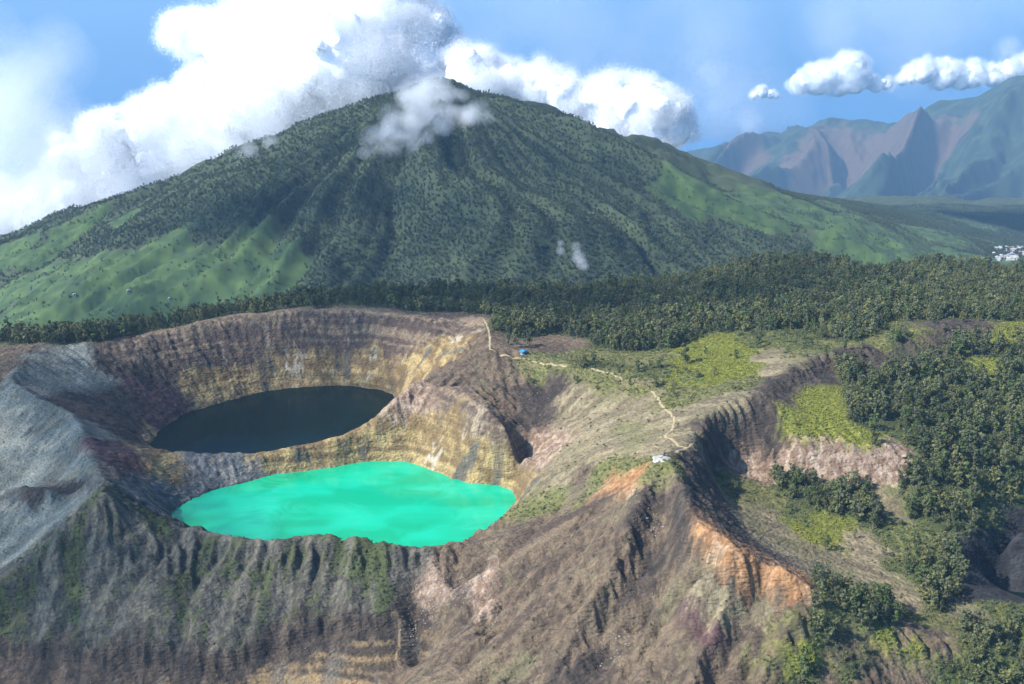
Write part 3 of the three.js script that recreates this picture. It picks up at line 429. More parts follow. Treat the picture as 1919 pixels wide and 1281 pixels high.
// fine stony relief, repeated every 64 m
const RN = 1024, reliefData = new Uint8Array(RN * RN * 4);
for (let j = 0; j < RN; j++) for (let i = 0; i < RN; i++) { const v = Math.round(255 * clamp(0.5 + 0.22 * noise(i / 17, j / 17) + 0.26 * noise(i / 7 + 30, j / 7) + 0.34 * block(i / 15 + 0.25 * noise(i / 9, j / 9), j / 11) + 0.2 * block(i / 5 + 9, j / 5) + 0.22 * (rnd() - 0.5))), k = (j * RN + i) * 4; reliefData[k] = reliefData[k + 1] = reliefData[k + 2] = v; reliefData[k + 3] = 255; }
const relief = new THREE.DataTexture(reliefData, RN, RN); relief.wrapS = relief.wrapT = THREE.MirroredRepeatWrapping; relief.magFilter = THREE.LinearFilter; relief.channel = 1; relief.needsUpdate = true;
const groundMat = new THREE.MeshStandardMaterial({ map: colourMap, roughness: 1, bumpMap: relief, bumpScale: 1.8 });
const groundGeo = sheet(MX, MZ, X0, Z0, STEP, (x, z, i, j) => heights[j * MX + i]);
{ const p = groundGeo.attributes.position, uv1 = new Float32Array(p.count * 2); for (let i = 0; i < p.count; i++) { uv1[i * 2] = (p.getX(i) + 0.3 * p.getY(i)) / 420; uv1[i * 2 + 1] = (p.getZ(i) - 1.2 * p.getY(i)) / 420; } groundGeo.setAttribute('uv1', new THREE.BufferAttribute(uv1, 2)); }
const terrain = new THREE.Mesh(groundGeo, groundMat);
tag(terrain, 'terrain', 'crater rims, cliffs and scree slopes around the two lakes', 'terrain', 'structure');
console.log('near ground');

// ------------------------------------------------------------------ cone, far range, sea
const FARGREEN = [[300, 520, 70], [430, 500, 70], [500, 460, 45], [520, 480, 40], [250, 545, 80], [150, 560, 110], [60, 590, 120], [420, 540, 90], [500, 530, 70], [330, 570, 90], [200, 500, 50], [280, 480, 45], [350, 455, 30], [80, 520, 80], [20, 540, 80], [150, 430, 60], [100, 460, 60], [30, 480, 60], [220, 410, 40],
  [1260, 330, 50], [1300, 350, 60], [1330, 370, 60], [1400, 375, 70], [1460, 380, 80], [1280, 390, 50], [1540, 385, 90], [1600, 400, 110], [1680, 420, 130], [1750, 430, 130], [1500, 410, 90], [1580, 430, 110], [1650, 440, 130], [1800, 410, 150], [1850, 450, 150], [1700, 460, 120], [1600, 460, 80], [1780, 470, 130], [1420, 400, 60], [1250, 360, 40]]
  .map(([px, py, r]) => { const p = ground(px, py); return p && [p[0], p[2], r]; }).filter(Boolean);
function farGreen(x, z) { let g = 0; const wx = x + 75 * fbm(x / 110, z / 110, 4), wz = z + 75 * fbm(x / 110 + 20, z / 110, 4); for (const [a, b, r] of FARGREEN) { const d = Math.hypot(wx - a, (wz - b) * 0.75) / (r * 1.25); if (d < 1) g = Math.max(g, 1 - d); } return g; }
const FX0 = -2600, FX1 = 3600, FZ0 = -6600, FZ1 = -1640, FS = 10, FNX = (FX1 - FX0) / FS + 1, FNZ = (FZ1 - FZ0) / FS + 1;
{
  const g = sheet(FNX, FNZ, FX0, FZ0, FS, (x, z) => z > -1722 && x > X0 + 8 && x < X1 - 8 ? coneHeight(x, z) - 30 : coneHeight(x, z)), p = g.attributes.position, c = new Float32Array(p.count * 3);
  for (let k = 0; k < p.count; k++) {
    const x = p.getX(k), z = p.getZ(k), n = fbm(x / 60, z / 60, 3), m = fbm(x / 24 + 4, z / 24, 2), gr = sm(0.02, 0.25, farGreen(x, z) + 0.12 * n - 0.04);
    let q = pick([0.032, 0.045, 0.02], [0.05, 0.066, 0.028], sm(-0.4, 0.5, m));
    let gg = pick([0.03, 0.06, 0.018], [0.065, 0.105, 0.026], sm(-0.4, 0.5, m + n));
    gg = pick(gg, [0.05, 0.045, 0.03], sm(0.36, 0.6, fbm(x / 70 + 90, z / 45, 3)));
    q = pick(q, gg, gr); { const v = 1 + 0.3 * (rnd() - 0.5) + 0.3 * noise(x / 17, z / 17); q = [q[0] * v, q[1] * v, q[2] * v]; } c.set(q, k * 3);
  }
  g.setAttribute('color', new THREE.BufferAttribute(c, 3));
  tag(new THREE.Mesh(g, new THREE.MeshStandardMaterial({ vertexColors: true, roughness: 1 })), 'mountain', 'dark forested volcanic cone with green meadows on its lower flanks', 'mountain', 'structure');
}
const RS = 1.7, CREST = [[1130, 330, 10000], [1250, 290, 9800], [1330, 272, 9600], [1380, 264, 9400], [1440, 247, 9300], [1500, 240, 9000], [1560, 216, 8800], [1600, 226, 8700], [1660, 228, 8600], [1700, 222, 8500], [1760, 190, 8300], [1800, 184, 8200], [1830, 178, 8100], [1870, 160, 8000], [1919, 138, 7900], [2000, 90, 7800], [2150, 40, 7600], [2500, 30, 7400]].map(([a, b, d]) => far(a, b, d * RS).map((c) => c / RS));
function rangeHeight(X, Z) {
  const x = X / RS, z = Z / RS;
  let best = 1e9, h = 0, along = 0, run = 0, side = 1;
  for (let i = 1; i < CREST.length; i++) {
    const a = CREST[i - 1], b = CREST[i], ex = b[0] - a[0], ez = b[2] - a[2], L = Math.hypot(ex, ez), t = clamp(((x - a[0]) * ex + (z - a[2]) * ez) / (L * L)), d = Math.hypot(x - a[0] - ex * t, z - a[2] - ez * t);
    if (d < best) { best = d; h = lerp(a[1], b[1], t); along = run + t * L; side = (x - a[0]) * ez - (z - a[2]) * ex > 0 ? 1 : -1; }
    run += L;
  }
  const wob = 0.93 * x + 0.36 * z + 260 * noise(x / 900, z / 900) + best * 0.3;
  const spur = 1 - 2 * Math.abs(noise(wob / 620, 3.3 + best / 4000)), small = 1 - 2 * Math.abs(noise(wob / 210 + 9, best / 1500));
  const fall = best * 0.52 - Math.max(0, best - 900) * 0.28 - Math.max(0, best - 1900) * 0.16;
  return RS * (h - fall + sm(60, 700, best) * (spur * 260 + small * 150) - sm(60, 700, best) * 90 + fbm(x / 240, z / 240, 4) * 40 + fbm(x / 600 + 9, z / 600, 2) * 60 * sm(700, 1800, best) + noise(best * side / 60, along / 90) * 5 + 46 * sm(40, 300, best) * ridged(wob / 140, best / 420, 3));
}
{
  const g = sheet(380, 460, 900, -18700, 26, (x, z) => Math.max(rangeHeight(x, z), -2260)), p = g.attributes.position, c = new Float32Array(p.count * 3);
  const bare = [[1565, 290, 190], [1640, 285, 190], [1680, 275, 150], [1500, 305, 150], [1540, 300, 160], [1400, 315, 150], [1750, 250, 120], [1790, 260, 110]].map(([px, py, r]) => { const d = dirOf(px, py); for (let t = 7500; t < 24000; t += 25) { const x = d[0] * t, y = EYE + d[1] * t, z = d[2] * t; if (y < rangeHeight(x, z)) return [x, z, r]; } return null; }).filter(Boolean);
  const nrm = g.attributes.normal;
  for (let k = 0; k < p.count; k++) {
    const x = p.getX(k), z = p.getZ(k), n = fbm(x / 130, z / 130, 4);
    let b = 0; for (const [a, e, r] of bare) b = Math.max(b, 1 - Math.hypot(x - a + 240 * n, (z - e) * 0.6 + 150 * noise(x / 90, z / 90)) / (r * 2.1));
    let q = pick([0.01, 0.022, 0.012], [0.03, 0.055, 0.02], sm(-0.35, 0.5, n));
    q = pick(q, [0.12, 0.066, 0.042], 0.7 * sm(0.02, 0.35, b + 0.25 * n)); c.set(q, k * 3);
  }
  g.setAttribute('color', new THREE.BufferAttribute(c, 3));
  tag(new THREE.Mesh(g, new THREE.MeshStandardMaterial({ vertexColors: true, roughness: 1 })), 'hills', 'distant blue mountain range with bare brown faces', 'mountain range', 'structure');
}
{
  const n = 1024, d = new Uint8Array(n * n * 4), pi = Math.PI * 2;
  for (let j = 0; j < n; j++) for (let i = 0; i < n; i++) { const u = i / n * pi, v = j / n * pi, w = 0.5 + 0.2 * noise(i / 30, j / 9) + 0.14 * noise(i / 12, j / 4) + 0.18 * noise(i / 90 + 40, j / 40), k = (j * n + i) * 4, e = Math.round(255 * clamp(w)); d[k] = d[k + 1] = d[k + 2] = e; d[k + 3] = 255; }
  const t = new THREE.DataTexture(d, n, n); t.wrapS = t.wrapT = THREE.MirroredRepeatWrapping; t.magFilter = THREE.LinearFilter; t.repeat.set(14, 14); t.needsUpdate = true;
  const g = new THREE.PlaneGeometry(200000, 110000, 40, 40); g.rotateX(-Math.PI / 2); g.translate(0, -2200, -50000);
  tag(new THREE.Mesh(g, new THREE.MeshPhysicalMaterial({ color: new THREE.Color().setRGB(0.05, 0.19, 0.38), roughness: 0.35, bumpMap: t, bumpScale: 14, ior: 1.33 })), 'sea', 'open blue sea reaching to the hazy horizon', 'sea', 'structure');
}
// lakes
function lake(poly, y, grow, material, name, label) {
  const s = new THREE.Shape(), cx = poly.reduce((a, p) => a + p[0], 0) / poly.length, cz = poly.reduce((a, p) => a + p[2], 0) / poly.length;
  poly.forEach((p, i) => { const dx = p[0] - cx, dz = p[2] - cz, L = Math.hypot(dx, dz), k = (L + grow) / L; s[i ? 'lineTo' : 'moveTo'](cx + dx * k, -(cz + dz * k)); });
  const g = new THREE.ShapeGeometry(s); g.rotateX(-Math.PI / 2); g.translate(0, y, 0);
  const p = g.attributes.position, uv = new Float32Array(p.count * 2); for (let i = 0; i < p.count; i++) { uv[i * 2] = p.getX(i) / 400; uv[i * 2 + 1] = p.getZ(i) / 400; }
  g.setAttribute('uv', new THREE.BufferAttribute(uv, 2));
  return tag(new THREE.Mesh(g, material), name, label, 'lake', 'structure');
}
{
  const n = 512, d = new Uint8Array(n * n * 4), b = new Uint8Array(n * n * 4);
  for (let j = 0; j < n; j++) for (let i = 0; i < n; i++) {
    const x = i / n * 400, z = j / n * 400, w = fbm(x / 70 + 0.4 * noise(x / 30, z / 30), z / 45, 4), f = sm(0.32, 0.5, ridged(x / 26 + 3 * noise(x / 40, z / 40), z / 20, 3)) * sm(0.1, 0.45, noise(x / 50 + 12, z / 50));
    const c = pick(pick([0.0, 0.345, 0.16], [0.004, 0.45, 0.25], sm(-0.35, 0.35, w)), [0.08, 0.55, 0.38], 0.12 * f), k = (j * n + i) * 4;
    d[k] = toS(c[0]); d[k + 1] = toS(c[1]); d[k + 2] = toS(c[2]); d[k + 3] = 255;
    const e = Math.round(255 * clamp(0.5 + 0.4 * fbm(x / 2.4, z / 2.4, 2))); b[k] = b[k + 1] = b[k + 2] = e; b[k + 3] = 255;
  }
  const t = new THREE.DataTexture(d, n, n); t.colorSpace = THREE.SRGBColorSpace; t.wrapS = t.wrapT = THREE.MirroredRepeatWrapping; t.magFilter = THREE.LinearFilter; t.needsUpdate = true;
  const r = new THREE.DataTexture(b, n, n); r.wrapS = r.wrapT = THREE.MirroredRepeatWrapping; r.magFilter = THREE.LinearFilter; r.needsUpdate = true;
  lake(TURQ, 0, 9, new THREE.MeshPhysicalMaterial({ map: t, roughness: 0.1, ior: 1.4, bumpMap: r, bumpScale: 0.05 }), 'lake', 'bright turquoise crater lake in front of the yellow cliff');
  const dm = new THREE.MeshPhysicalMaterial({ roughness: 0.14, ior: 1.33, bumpMap: r, bumpScale: 0.06 }); dm.color.setRGB(0.005, 0.013, 0.01); dm.specularIntensity = 0.18;
  lake(DARK, DARKL, 7, dm, 'lake', 'dark blackish green crater lake below the banded wall');
  const pit = [[1850, 1100], [1920, 1070], [2090, 1055], [2090, 1135], [1950, 1135], [1850, 1130]].map(([x, y]) => at(x, y, -9));
  lake(pit, -9, 6, dm, 'lake', 'sliver of black lake in the dark pit at the right edge');
}
console.log('far ground');
// ------------------------------------------------------------------ clouds: solid cores wrapped in drifting droplets
const cloudMat = new THREE.MeshPhysicalMaterial({ color: new THREE.Color().setRGB(0.96, 0.965, 0.97), roughness: 1, transmission: 0.55, thickness: 0, specularIntensity: 0, side: THREE.DoubleSide });
const coreMat = mat(0.95, 0.955, 0.96, 1);
function flakes(n, size, radius) {                                 // n small flakes; radius() gives the distance from the middle
  const p = new Float32Array(n * 9), v = new THREE.Vector3(), a = new THREE.Vector3(), b = new THREE.Vector3();
  for (let i = 0; i < n; i++) {
    v.set(gauss(), gauss(), gauss()).normalize().multiplyScalar(radius());
    a.set(gauss(), gauss(), gauss()).normalize(); b.set(gauss(), gauss(), gauss()).cross(a).normalize();
    const s = size * rr(0.6, 1.4);
    for (let k = 0; k < 3; k++) { const t = k * 2.0944; for (let c = 0; c < 3; c++) p[i * 9 + k * 3 + c] = v.getComponent(c) + s * (Math.cos(t) * a.getComponent(c) + Math.sin(t) * b.getComponent(c)); }
  }
  const g = new THREE.BufferGeometry(); g.setAttribute('position', new THREE.BufferAttribute(p, 3)); g.computeVertexNormals(); return g;
}
const fluffGeo = flakes(3000, 0.028, () => 0.45 + 0.95 * rnd() * Math.sqrt(rnd()));
const wispGeo = flakes(420, 0.036, () => Math.pow(rnd(), 0.42) * 1.0);
const veilGeo = flakes(7000, 0.012, () => 1.25 * Math.pow(rnd(), 0.42)), farVeilGeo = flakes(60000, 0.0032, () => 1.25 * Math.pow(rnd(), 0.42));
const blobGeo = mergeVertices(new THREE.IcosahedronGeometry(1, 7).deleteAttribute('uv').deleteAttribute('normal'));
{ const p = blobGeo.attributes.position, v = new THREE.Vector3(); for (let i = 0; i < p.count; i++) { v.fromBufferAttribute(p, i); v.multiplyScalar(1 + 0.14 * fbm(v.x * 2 + v.z + 4, v.y * 2 - v.z, 3) + 0.1 * noise(v.x * 5 + 9, v.y * 5 + v.z * 4)); p.setXYZ(i, v.x, v.y, v.z); } blobGeo.computeVertexNormals(); }
const M4 = new THREE.Matrix4(), Q4 = new THREE.Quaternion(), V3 = new THREE.Vector3(), S3 = new THREE.Vector3();
const spun = () => Q4.set(gauss(), gauss(), gauss(), gauss() + 0.01).normalize();
function instances(geo, material, list, name) { const m = new THREE.InstancedMesh(geo, material, list.length); list.forEach((e, i) => m.setMatrixAt(i, e)); m.name = name; return m; }
// lobes: x, y, z, radius; fringe radius of the outer tufts
function cloud(label, lobes, tuft, dense = 1.5) {
  const cores = [], tufts = [];
  for (const [x, y, z, R] of lobes) {
    cores.push(new THREE.Matrix4().compose(V3.set(x, y, z), spun(), S3.setScalar(R * 0.8)).clone());
    const n = Math.ceil(dense * 4 * R * R / (tuft * tuft));
    for (let i = 0; i < n; i++) {
      const dx = gauss(), dy = gauss(), dz = gauss(), L = Math.hypot(dx, dy, dz) || 1, k = R * (0.84 + 0.16 * fbm(dx / L * 1.7 + x / 90, dy / L * 1.7 + dz / L, 2) + 0.12 * rnd());
      if (dy / L < -0.55) continue;
      const qx = x + dx / L * k, qy = y + dy / L * k, qz = z + dz / L * k;
      if (lobes.some((o) => o[3] * 0.66 > Math.hypot(qx - o[0], qy - o[1], qz - o[2]))) continue;
      const s = tuft * rr(0.55, 1.3);
      tufts.push(new THREE.Matrix4().compose(V3.set(qx, qy, qz), spun(), S3.set(s, s * rr(0.8, 1.05), s)));
      if (i % 3 === 0 && k < 0.86 * R) cores.push(new THREE.Matrix4().compose(V3.set(qx, qy, qz), spun(), S3.setScalar(s * 0.62)));
    }
  }
  const g = new THREE.Group(); g.add(instances(blobGeo, coreMat, cores, 'cloud_core'), instances(fluffGeo, cloudMat, tufts, 'cloud_fringe'));
  return tag(g, 'cloud', label, 'cloud', 'stuff');
}
function wisp(label, blobs, tuft, density, geo = wispGeo) {                        // thin vapour without a core
  const list = [];
  for (const [x, y, z, R, d = 1, flat = 1] of blobs) { const n = Math.ceil(density * d * (R / tuft) ** 2); for (let i = 0; i < n; i++) { const a = rnd() * 6.283, k = Math.pow(rnd(), 0.75) * R, e = R * 0.5 * gauss() * 0.5, s = tuft * rr(0.6, 1.5); const qx = x + Math.cos(a) * k, qy = y + (flat === 1 ? Math.sin(a) * k : e * flat), qz = z + (flat === 1 ? e : Math.sin(a) * k); if (fbm(qx / (R * 0.7) + 3, (qy + qz) / (R * 0.7), 3) < -0.12) continue; list.push(new THREE.Matrix4().compose(V3.set(qx, qy, qz), spun(), S3.setScalar(s))); } }
  return tag(instances(geo, cloudMat, list, 'cloud'), 'cloud', label, 'cloud', 'stuff');
}
const lobe = (d, list) => list.map(([px, py, r, dd = 0]) => { const D = d + dd, p = far(px, py, D); return [...p, r * D * 1.03 / FPX]; });
cloud('towering white cloud bank behind the left side of the cone', lobe(4300, [[520, 62, 85], [600, 36, 95], [700, 46, 105], [775, 62, 66], [440, 84, 76], [372, 70, 50], [332, 52, 24], [460, 150, 95], [560, 140, 115], [680, 130, 125], [780, 130, 88], [845, 112, 48], [400, 196, 68], [330, 216, 56], [280, 246, 56], [340, 272, 78], [430, 250, 96], [228, 242, 40], [188, 236, 30], [200, 296, 66], [128, 300, 44], [150, 362, 74], [84, 390, 64], [26, 408, 60], [240, 350, 76], [300, 334, 66], [500, 250, 86], [600, 222, 78], [-40, 400, 70], [330, 64, 20], [620, 110, 90, -300], [480, 200, 80, -300]]), 42);
cloud('white cumulus bank behind the right shoulder of the cone', lobe(3900, [[880, 140, 52], [905, 165, 60], [950, 155, 42], [1000, 172, 48], [1050, 186, 52], [1020, 150, 26], [1100, 196, 44], [1150, 160, 24], [1165, 204, 56], [1212, 192, 48], [1240, 214, 44], [1262, 244, 38], [1200, 250, 58], [1130, 244, 56], [1225, 275, 30], [1060, 230, 50]]), 34);
cloud('puffy white cloud over the left part of the far range', lobe(15600, [[1500, 156, 24], [1530, 150, 32], [1552, 138, 26], [1592, 132, 36], [1600, 150, 30], [1570, 162, 22], [1625, 152, 16], [1640, 162, 14], [1660, 158, 12]]), 60);
cloud('long low white cloud touching the highest far summit', lobe(15900, [[1706, 140, 20], [1730, 134, 26], [1772, 138, 30], [1800, 148, 24], [1822, 140, 28], [1860, 142, 24], [1885, 138, 22], [1910, 128, 24], [1940, 120, 30], [1760, 156, 16], [1690, 150, 12]]), 60);
cloud('smallest white cloud left of the range clouds', lobe(15500, [[1414, 178, 9], [1428, 173, 12], [1442, 176, 10], [1452, 180, 6]]), 40);
wisp('thin white veil drifting at the left edge over the sea', lobe(4000, [[20, 120, 70], [40, 200, 90], [10, 290, 100], [90, 250, 50], [20, 370, 90], [110, 108, 24], [70, 320, 60], [150, 330, 40]]), 85, 4, farVeilGeo);
wisp('soft white haze between the cloud bank and the cone', lobe(3750, [[330, 300, 80], [430, 260, 90], [520, 220, 90], [620, 170, 90], [240, 350, 80], [150, 400, 60], [700, 120, 70], [90, 420, 50], [200, 400, 40]]), 80, 2.2, veilGeo);
wisp('pale veil of thin cloud far out over the sea at the right', lobe(18500, [[1000, 40, 150], [1200, 90, 170], [1400, 60, 170], [1600, 60, 170], [1800, 50, 160], [1350, 190, 120], [1480, 210, 80], [1100, 120, 100], [900, 30, 100]]), 420, 1.4, farVeilGeo);
wisp('faint vapour scraps beside the small cloud', lobe(15500, [[1342, 195, 14], [1398, 236, 20, 0], [1320, 126, 14], [1330, 145, 12], [1900, 86, 18]]), 110, 2, veilGeo);
wisp('white mist clinging to the cone just below its summit', [[800, 195, 44, 2.2], [770, 222, 40, 2.2], [850, 212, 36, 1.6], [730, 246, 30, 1.8], [695, 282, 26, 1.3], [880, 222, 30, 1], [830, 240, 34, 1], [780, 172, 24, 1.6], [790, 262, 26, 0.9], [740, 262, 22, 1], [820, 175, 26, 1.2], [672, 300, 16, 0.8], [470, 290, 18, 0.7], [500, 275, 16, 0.6]].map(([px, py, r, d]) => { const p = ground(px, py) ?? far(px, py, 2950), k = (Math.hypot(...p) - 45) / Math.hypot(...p); return [p[0] * k, EYE + (p[1] - EYE) * k, p[2] * k, r * 1.4, d]; }), 18, 1.5, veilGeo);
wisp('small grey smoke drifting above the woods behind the crater', [[1065, 468, 22, 1], [1085, 482, 24, 1], [1105, 490, 18, 0.8], [1180, 476, 10, 0.7], [1050, 455, 10, 0.6]].map(([px, py, r, d]) => { const p = far(px, py, 1900); return [...p, r * 0.95, d]; }), 7, 0.3, veilGeo);
// clouds above the frame: one shades the left craters, one is mirrored in the green lake
{
  const shade = [];
  const over = (x, z, R, d) => { const t = 1500; shade.push([x + SUN.x * t, SUN.y * t, z + SUN.z * t, R, d, 0.5]); };
  for (const [px, py, R, d] of [[100, 800, 170, 0.55], [300, 700, 150, 0.5], [520, 640, 150, 0.25], [250, 1000, 120, 0.25], [60, 1050, 130, 0.35], [450, 1100, 110, 0.15], [30, 660, 160, 0.5], [400, 840, 110, 0.6], [250, 880, 110, 0.6], [700, 570, 130, 0.6], [900, 560, 130, 0.7], [1080, 560, 130, 0.7], [1250, 550, 120, 0.6], [1450, 520, 110, 0.5], [550, 570, 110, 0.5], [1650, 520, 110, 0.5]]) { const p = ground(px, py); over(p[0], p[2], R, d); }
  wisp('thin cloud drifting overhead left of the craters', shade, 60, 4.5);
  const high = [];
  for (const [px, py, R, d] of [[820, 300, 300, 0.4], [650, 330, 300, 0.5], [500, 400, 280, 0.5], [350, 420, 260, 0.3], [900, 400, 260, 0.3], [1050, 330, 240, 0.3], [700, 440, 240, 0.4], [250, 560, 200, 0.3]]) { const p = ground(px, py); if (p) high.push([p[0] + SUN.x * 2700, p[1] + SUN.y * 2700, p[2] + SUN.z * 2700, R, d, 0.5]); }
  wisp('thin cloud drifting high over the sea side of the cone', high, 90, 4.5);
}
cloud('bright cloud high above, mirrored in the turquoise lake', [[-1250, 1900, -4300, 330], [-900, 1850, -4300, 300], [-620, 1900, -4300, 310], [-380, 1960, -4300, 260], [-1600, 1850, -4300, 330], [-900, 2050, -4300, 320], [-500, 2100, -4300, 300], [-1300, 2100, -4300, 300]], 110);
console.log('clouds');

// ------------------------------------------------------------------ trees
function tuftCrown(clumps, perClump, size, shape) {                 // leaf tufts gathered in clumps through the crown's volume
  const pos = [], nor = [], a = new THREE.Vector3(), b = new THREE.Vector3(), c = new THREE.Vector3(), n = new THREE.Vector3(), o = new THREE.Vector3();
  for (let k = 0; k < clumps; k++) {
    const [cx, cy, cz, r] = shape(k / clumps);
    for (let i = 0; i < perClump; i++) {
      o.set(gauss(), gauss() * 0.8, gauss()).normalize(); const q = Math.pow(rnd(), 0.4) * r;
      c.set(cx + o.x * q, cy + o.y * q * 1.15, cz + o.z * q);
      n.copy(o).addScaledVector(new THREE.Vector3(gauss(), gauss(), gauss()), 0.35).normalize();
      a.set(gauss(), gauss(), gauss()).cross(n).normalize(); b.copy(n).cross(a);
      const s = size * rr(0.6, 1.35), w = s * rr(0.45, 0.8);
      const P = [[-s, 0], [0, -w], [s, 0], [0, w]].map(([u, v]) => [c.x + a.x * u + b.x * v, c.y + a.y * u + b.y * v, c.z + a.z * u + b.z * v]);
      for (const t of [0, 1, 2, 0, 2, 3]) { pos.push(...P[t]); nor.push(n.x, n.y, n.z); }
    }
  }
  const g = new THREE.BufferGeometry(); g.setAttribute('position', new THREE.Float32BufferAttribute(pos, 3)); g.setAttribute('normal', new THREE.Float32BufferAttribute(nor, 3)); return g;
}
function limb(x0, y0, z0, x1, y1, z1, r0, r1) { const d = new THREE.Vector3(x1 - x0, y1 - y0, z1 - z0), L = d.length(), g = new THREE.CylinderGeometry(r1, r0, L, 5, 1, true); g.translate(0, L / 2, 0); g.applyQuaternion(new THREE.Quaternion().setFromUnitVectors(new THREE.Vector3(0, 1, 0), d.normalize())); g.translate(x0, y0, z0); g.deleteAttribute('uv'); return g.toNonIndexed(); }
const treeKinds = [];
for (let v = 0; v < 5; v++) {
  const Ht = 15, lean = [rr(-0.6, 0.6), rr(-0.6, 0.6)], wide = [2.5, 3.2, 2.9, 3.6, 2.2][v], low = [0.2, 0.25, 0.16, 0.3, 0.14][v], cl = [];
  const crown = tuftCrown(17, 19, 0.62, (t) => { const y = Ht * lerp(low, 0.97, t), prof = Math.sin(Math.PI * clamp(0.16 + 0.84 * (1 - t) * 0.86 + 0.04)) ** 0.8, a = rnd() * 6.283, k = wide * prof * rr(0.35, 0.95); const e = [Math.cos(a) * k + lean[0] * t, y, Math.sin(a) * k + lean[1] * t, wide * lerp(0.62, 0.34, t) * rr(0.8, 1.25)]; cl.push(e); return e; });
  const trunk = mergeGeometries([limb(0, -1.2, 0, lean[0] * 0.5, Ht * 0.5, lean[1] * 0.5, 0.3, 0.19), limb(lean[0] * 0.5, Ht * 0.5, lean[1] * 0.5, lean[0], Ht * 0.93, lean[1], 0.19, 0.05), ...cl.filter((_, i) => i % 3 === 1).map((e) => limb(lean[0] * 0.4, e[1] - 2.2, lean[1] * 0.4, e[0], e[1], e[2], 0.11, 0.03))]);
  treeKinds.push({ crown, trunk });
}
const shrubKinds = [0, 1, 2].map(() => tuftCrown(9, 17, 0.42, (t) => { const a = rnd() * 6.283, k = 1.5 * Math.sqrt(t) * rr(0.7, 1.1); return [Math.cos(a) * k, 0.75 * (1 - t * 0.5) + 0.25, Math.sin(a) * k, rr(0.6, 1)]; }));
const fernGeo = tuftCrown(4, 9, 0.3, () => [rr(-0.5, 0.5), 0.22, rr(-0.5, 0.5), rr(0.3, 0.5)]);
const farTreeKinds = [0, 1, 2].map((v) => tuftCrown(7, 8, 1.15, (t) => { const a = rnd() * 6.283, k = 2.2 * rr(0.2, 1) * (1 - 0.5 * t); return [Math.cos(a) * k, 1.6 + 6.5 * t, Math.sin(a) * k, rr(1.7, 2.6) * (1 - 0.35 * t)]; }));
const barkMat = mat(0.16, 0.135, 0.11, 1);
const LEAF = [[0.054, 0.068, 0.02], [0.08, 0.093, 0.032], [0.1, 0.109, 0.04], [0.06, 0.087, 0.019], [0.125, 0.129, 0.038]];
const leafMats = LEAF.map((c) => mat(...c, 0.9, { side: THREE.DoubleSide }));
const leafMat = mat(1, 1, 1, 0.9, { side: THREE.DoubleSide });
const inFrame = (x, y, z, m = 60) => { const [px, py, c] = pix(x, y, z); return c > 0 && px > -m && px < W + m && py > -m && py < H + m; };

const trees = [], shrubs = [], ferns = [], stones = [];
const spotTree = (px, py, h, label) => { const p = ground(px, py); trees.push({ x: p[0], z: p[2], h, own: label, kind: trees.length % 5 }); };
// trees that stand apart
spotTree(966, 652, 21, 'tall dark tree just left of the blue-roofed shelter');
spotTree(988, 648, 17, 'round dark tree behind the blue-roofed shelter');
spotTree(952, 645, 15, 'dark tree at the foot of the rim viewpoint slope');
spotTree(1088, 690, 15, 'lone rounded dark tree beside the pale path on the plateau');
spotTree(1158, 700, 9, 'small bushy tree at the end of the plateau path');
spotTree(1283, 682, 24, 'tallest tree standing at the wood edge above the bright grass');
spotTree(1236, 690, 13, 'dark tree on the olive grass left of the tallest edge tree');
spotTree(1228, 726, 12, 'small dark tree beside the start of the winding path');
spotTree(1262, 732, 10, 'small dark tree right of the winding path start');
spotTree(1180, 722, 9, 'low bushy tree at the left end of the plateau shrubs');
spotTree(1378, 672, 10, 'single dark tree on the bright grass below the bare earth patch');
spotTree(1530, 1140, 14, 'rounded tree at the end of the orange crest');
spotTree(1638, 832, 17, 'dark tree on the right end of the bright meadow above the pale cliff');
spotTree(1545, 1030, 13, 'dense dark bush tree on the bright green patch in the amphitheatre');
spotTree(1600, 1010, 9, 'small tree right of the bright green patch in the amphitheatre');
spotTree(1655, 1040, 8, 'small tree on the scree in the middle of the amphitheatre');
for (let z = Z1 - 10; z > Z0 + 20; z -= 8) for (let x = X0 + 10; x < X1 - 10; x += 8) {
  const qx = x + rr(-3.6, 3.6), qz = z + rr(-3.6, 3.6), q = typeAt(qx, qz), t = typeA[q], sl = field(steep, qx, qz);
  if (!inFrame(qx, nearY(qx, qz), qz, 150)) { rnd(); continue; }
  const gap = fbm(qx / 55 + 33, qz / 55, 3), back = qz < -1290;
  let chance = t === T.wood ? (gap > 0.3 && !back ? 0.3 : 0.97) : t === T.scrub ? 0.22 : t === T.grass ? 0.02 : t === T.olive ? 0.015 : t === T.rock && qx > 300 && qz < -1000 ? 0.1 : 0;
  if (t === T.wood && sl > 1.1) chance *= 0.4;
  if (rnd() < chance) trees.push({ x: qx, z: qz, h: (t === T.wood ? rr(9, 21) : rr(6, 11)) * (1 + 0.45 * noise(qx / 30 + 5, qz / 30)) * (back ? 0.85 : 1), kind: Math.floor(rnd() * 5) });
}
const dens = { [T.wood]: [0.3, 0.6], [T.scrub]: [0.35, 0.8], [T.grass]: [0.03, 0.95], [T.olive]: [0.03, 0.4], [T.slope]: [0.025, 0.12], [T.tan]: [0.0, 0.02], [T.brown]: [0.0, 0.01] };
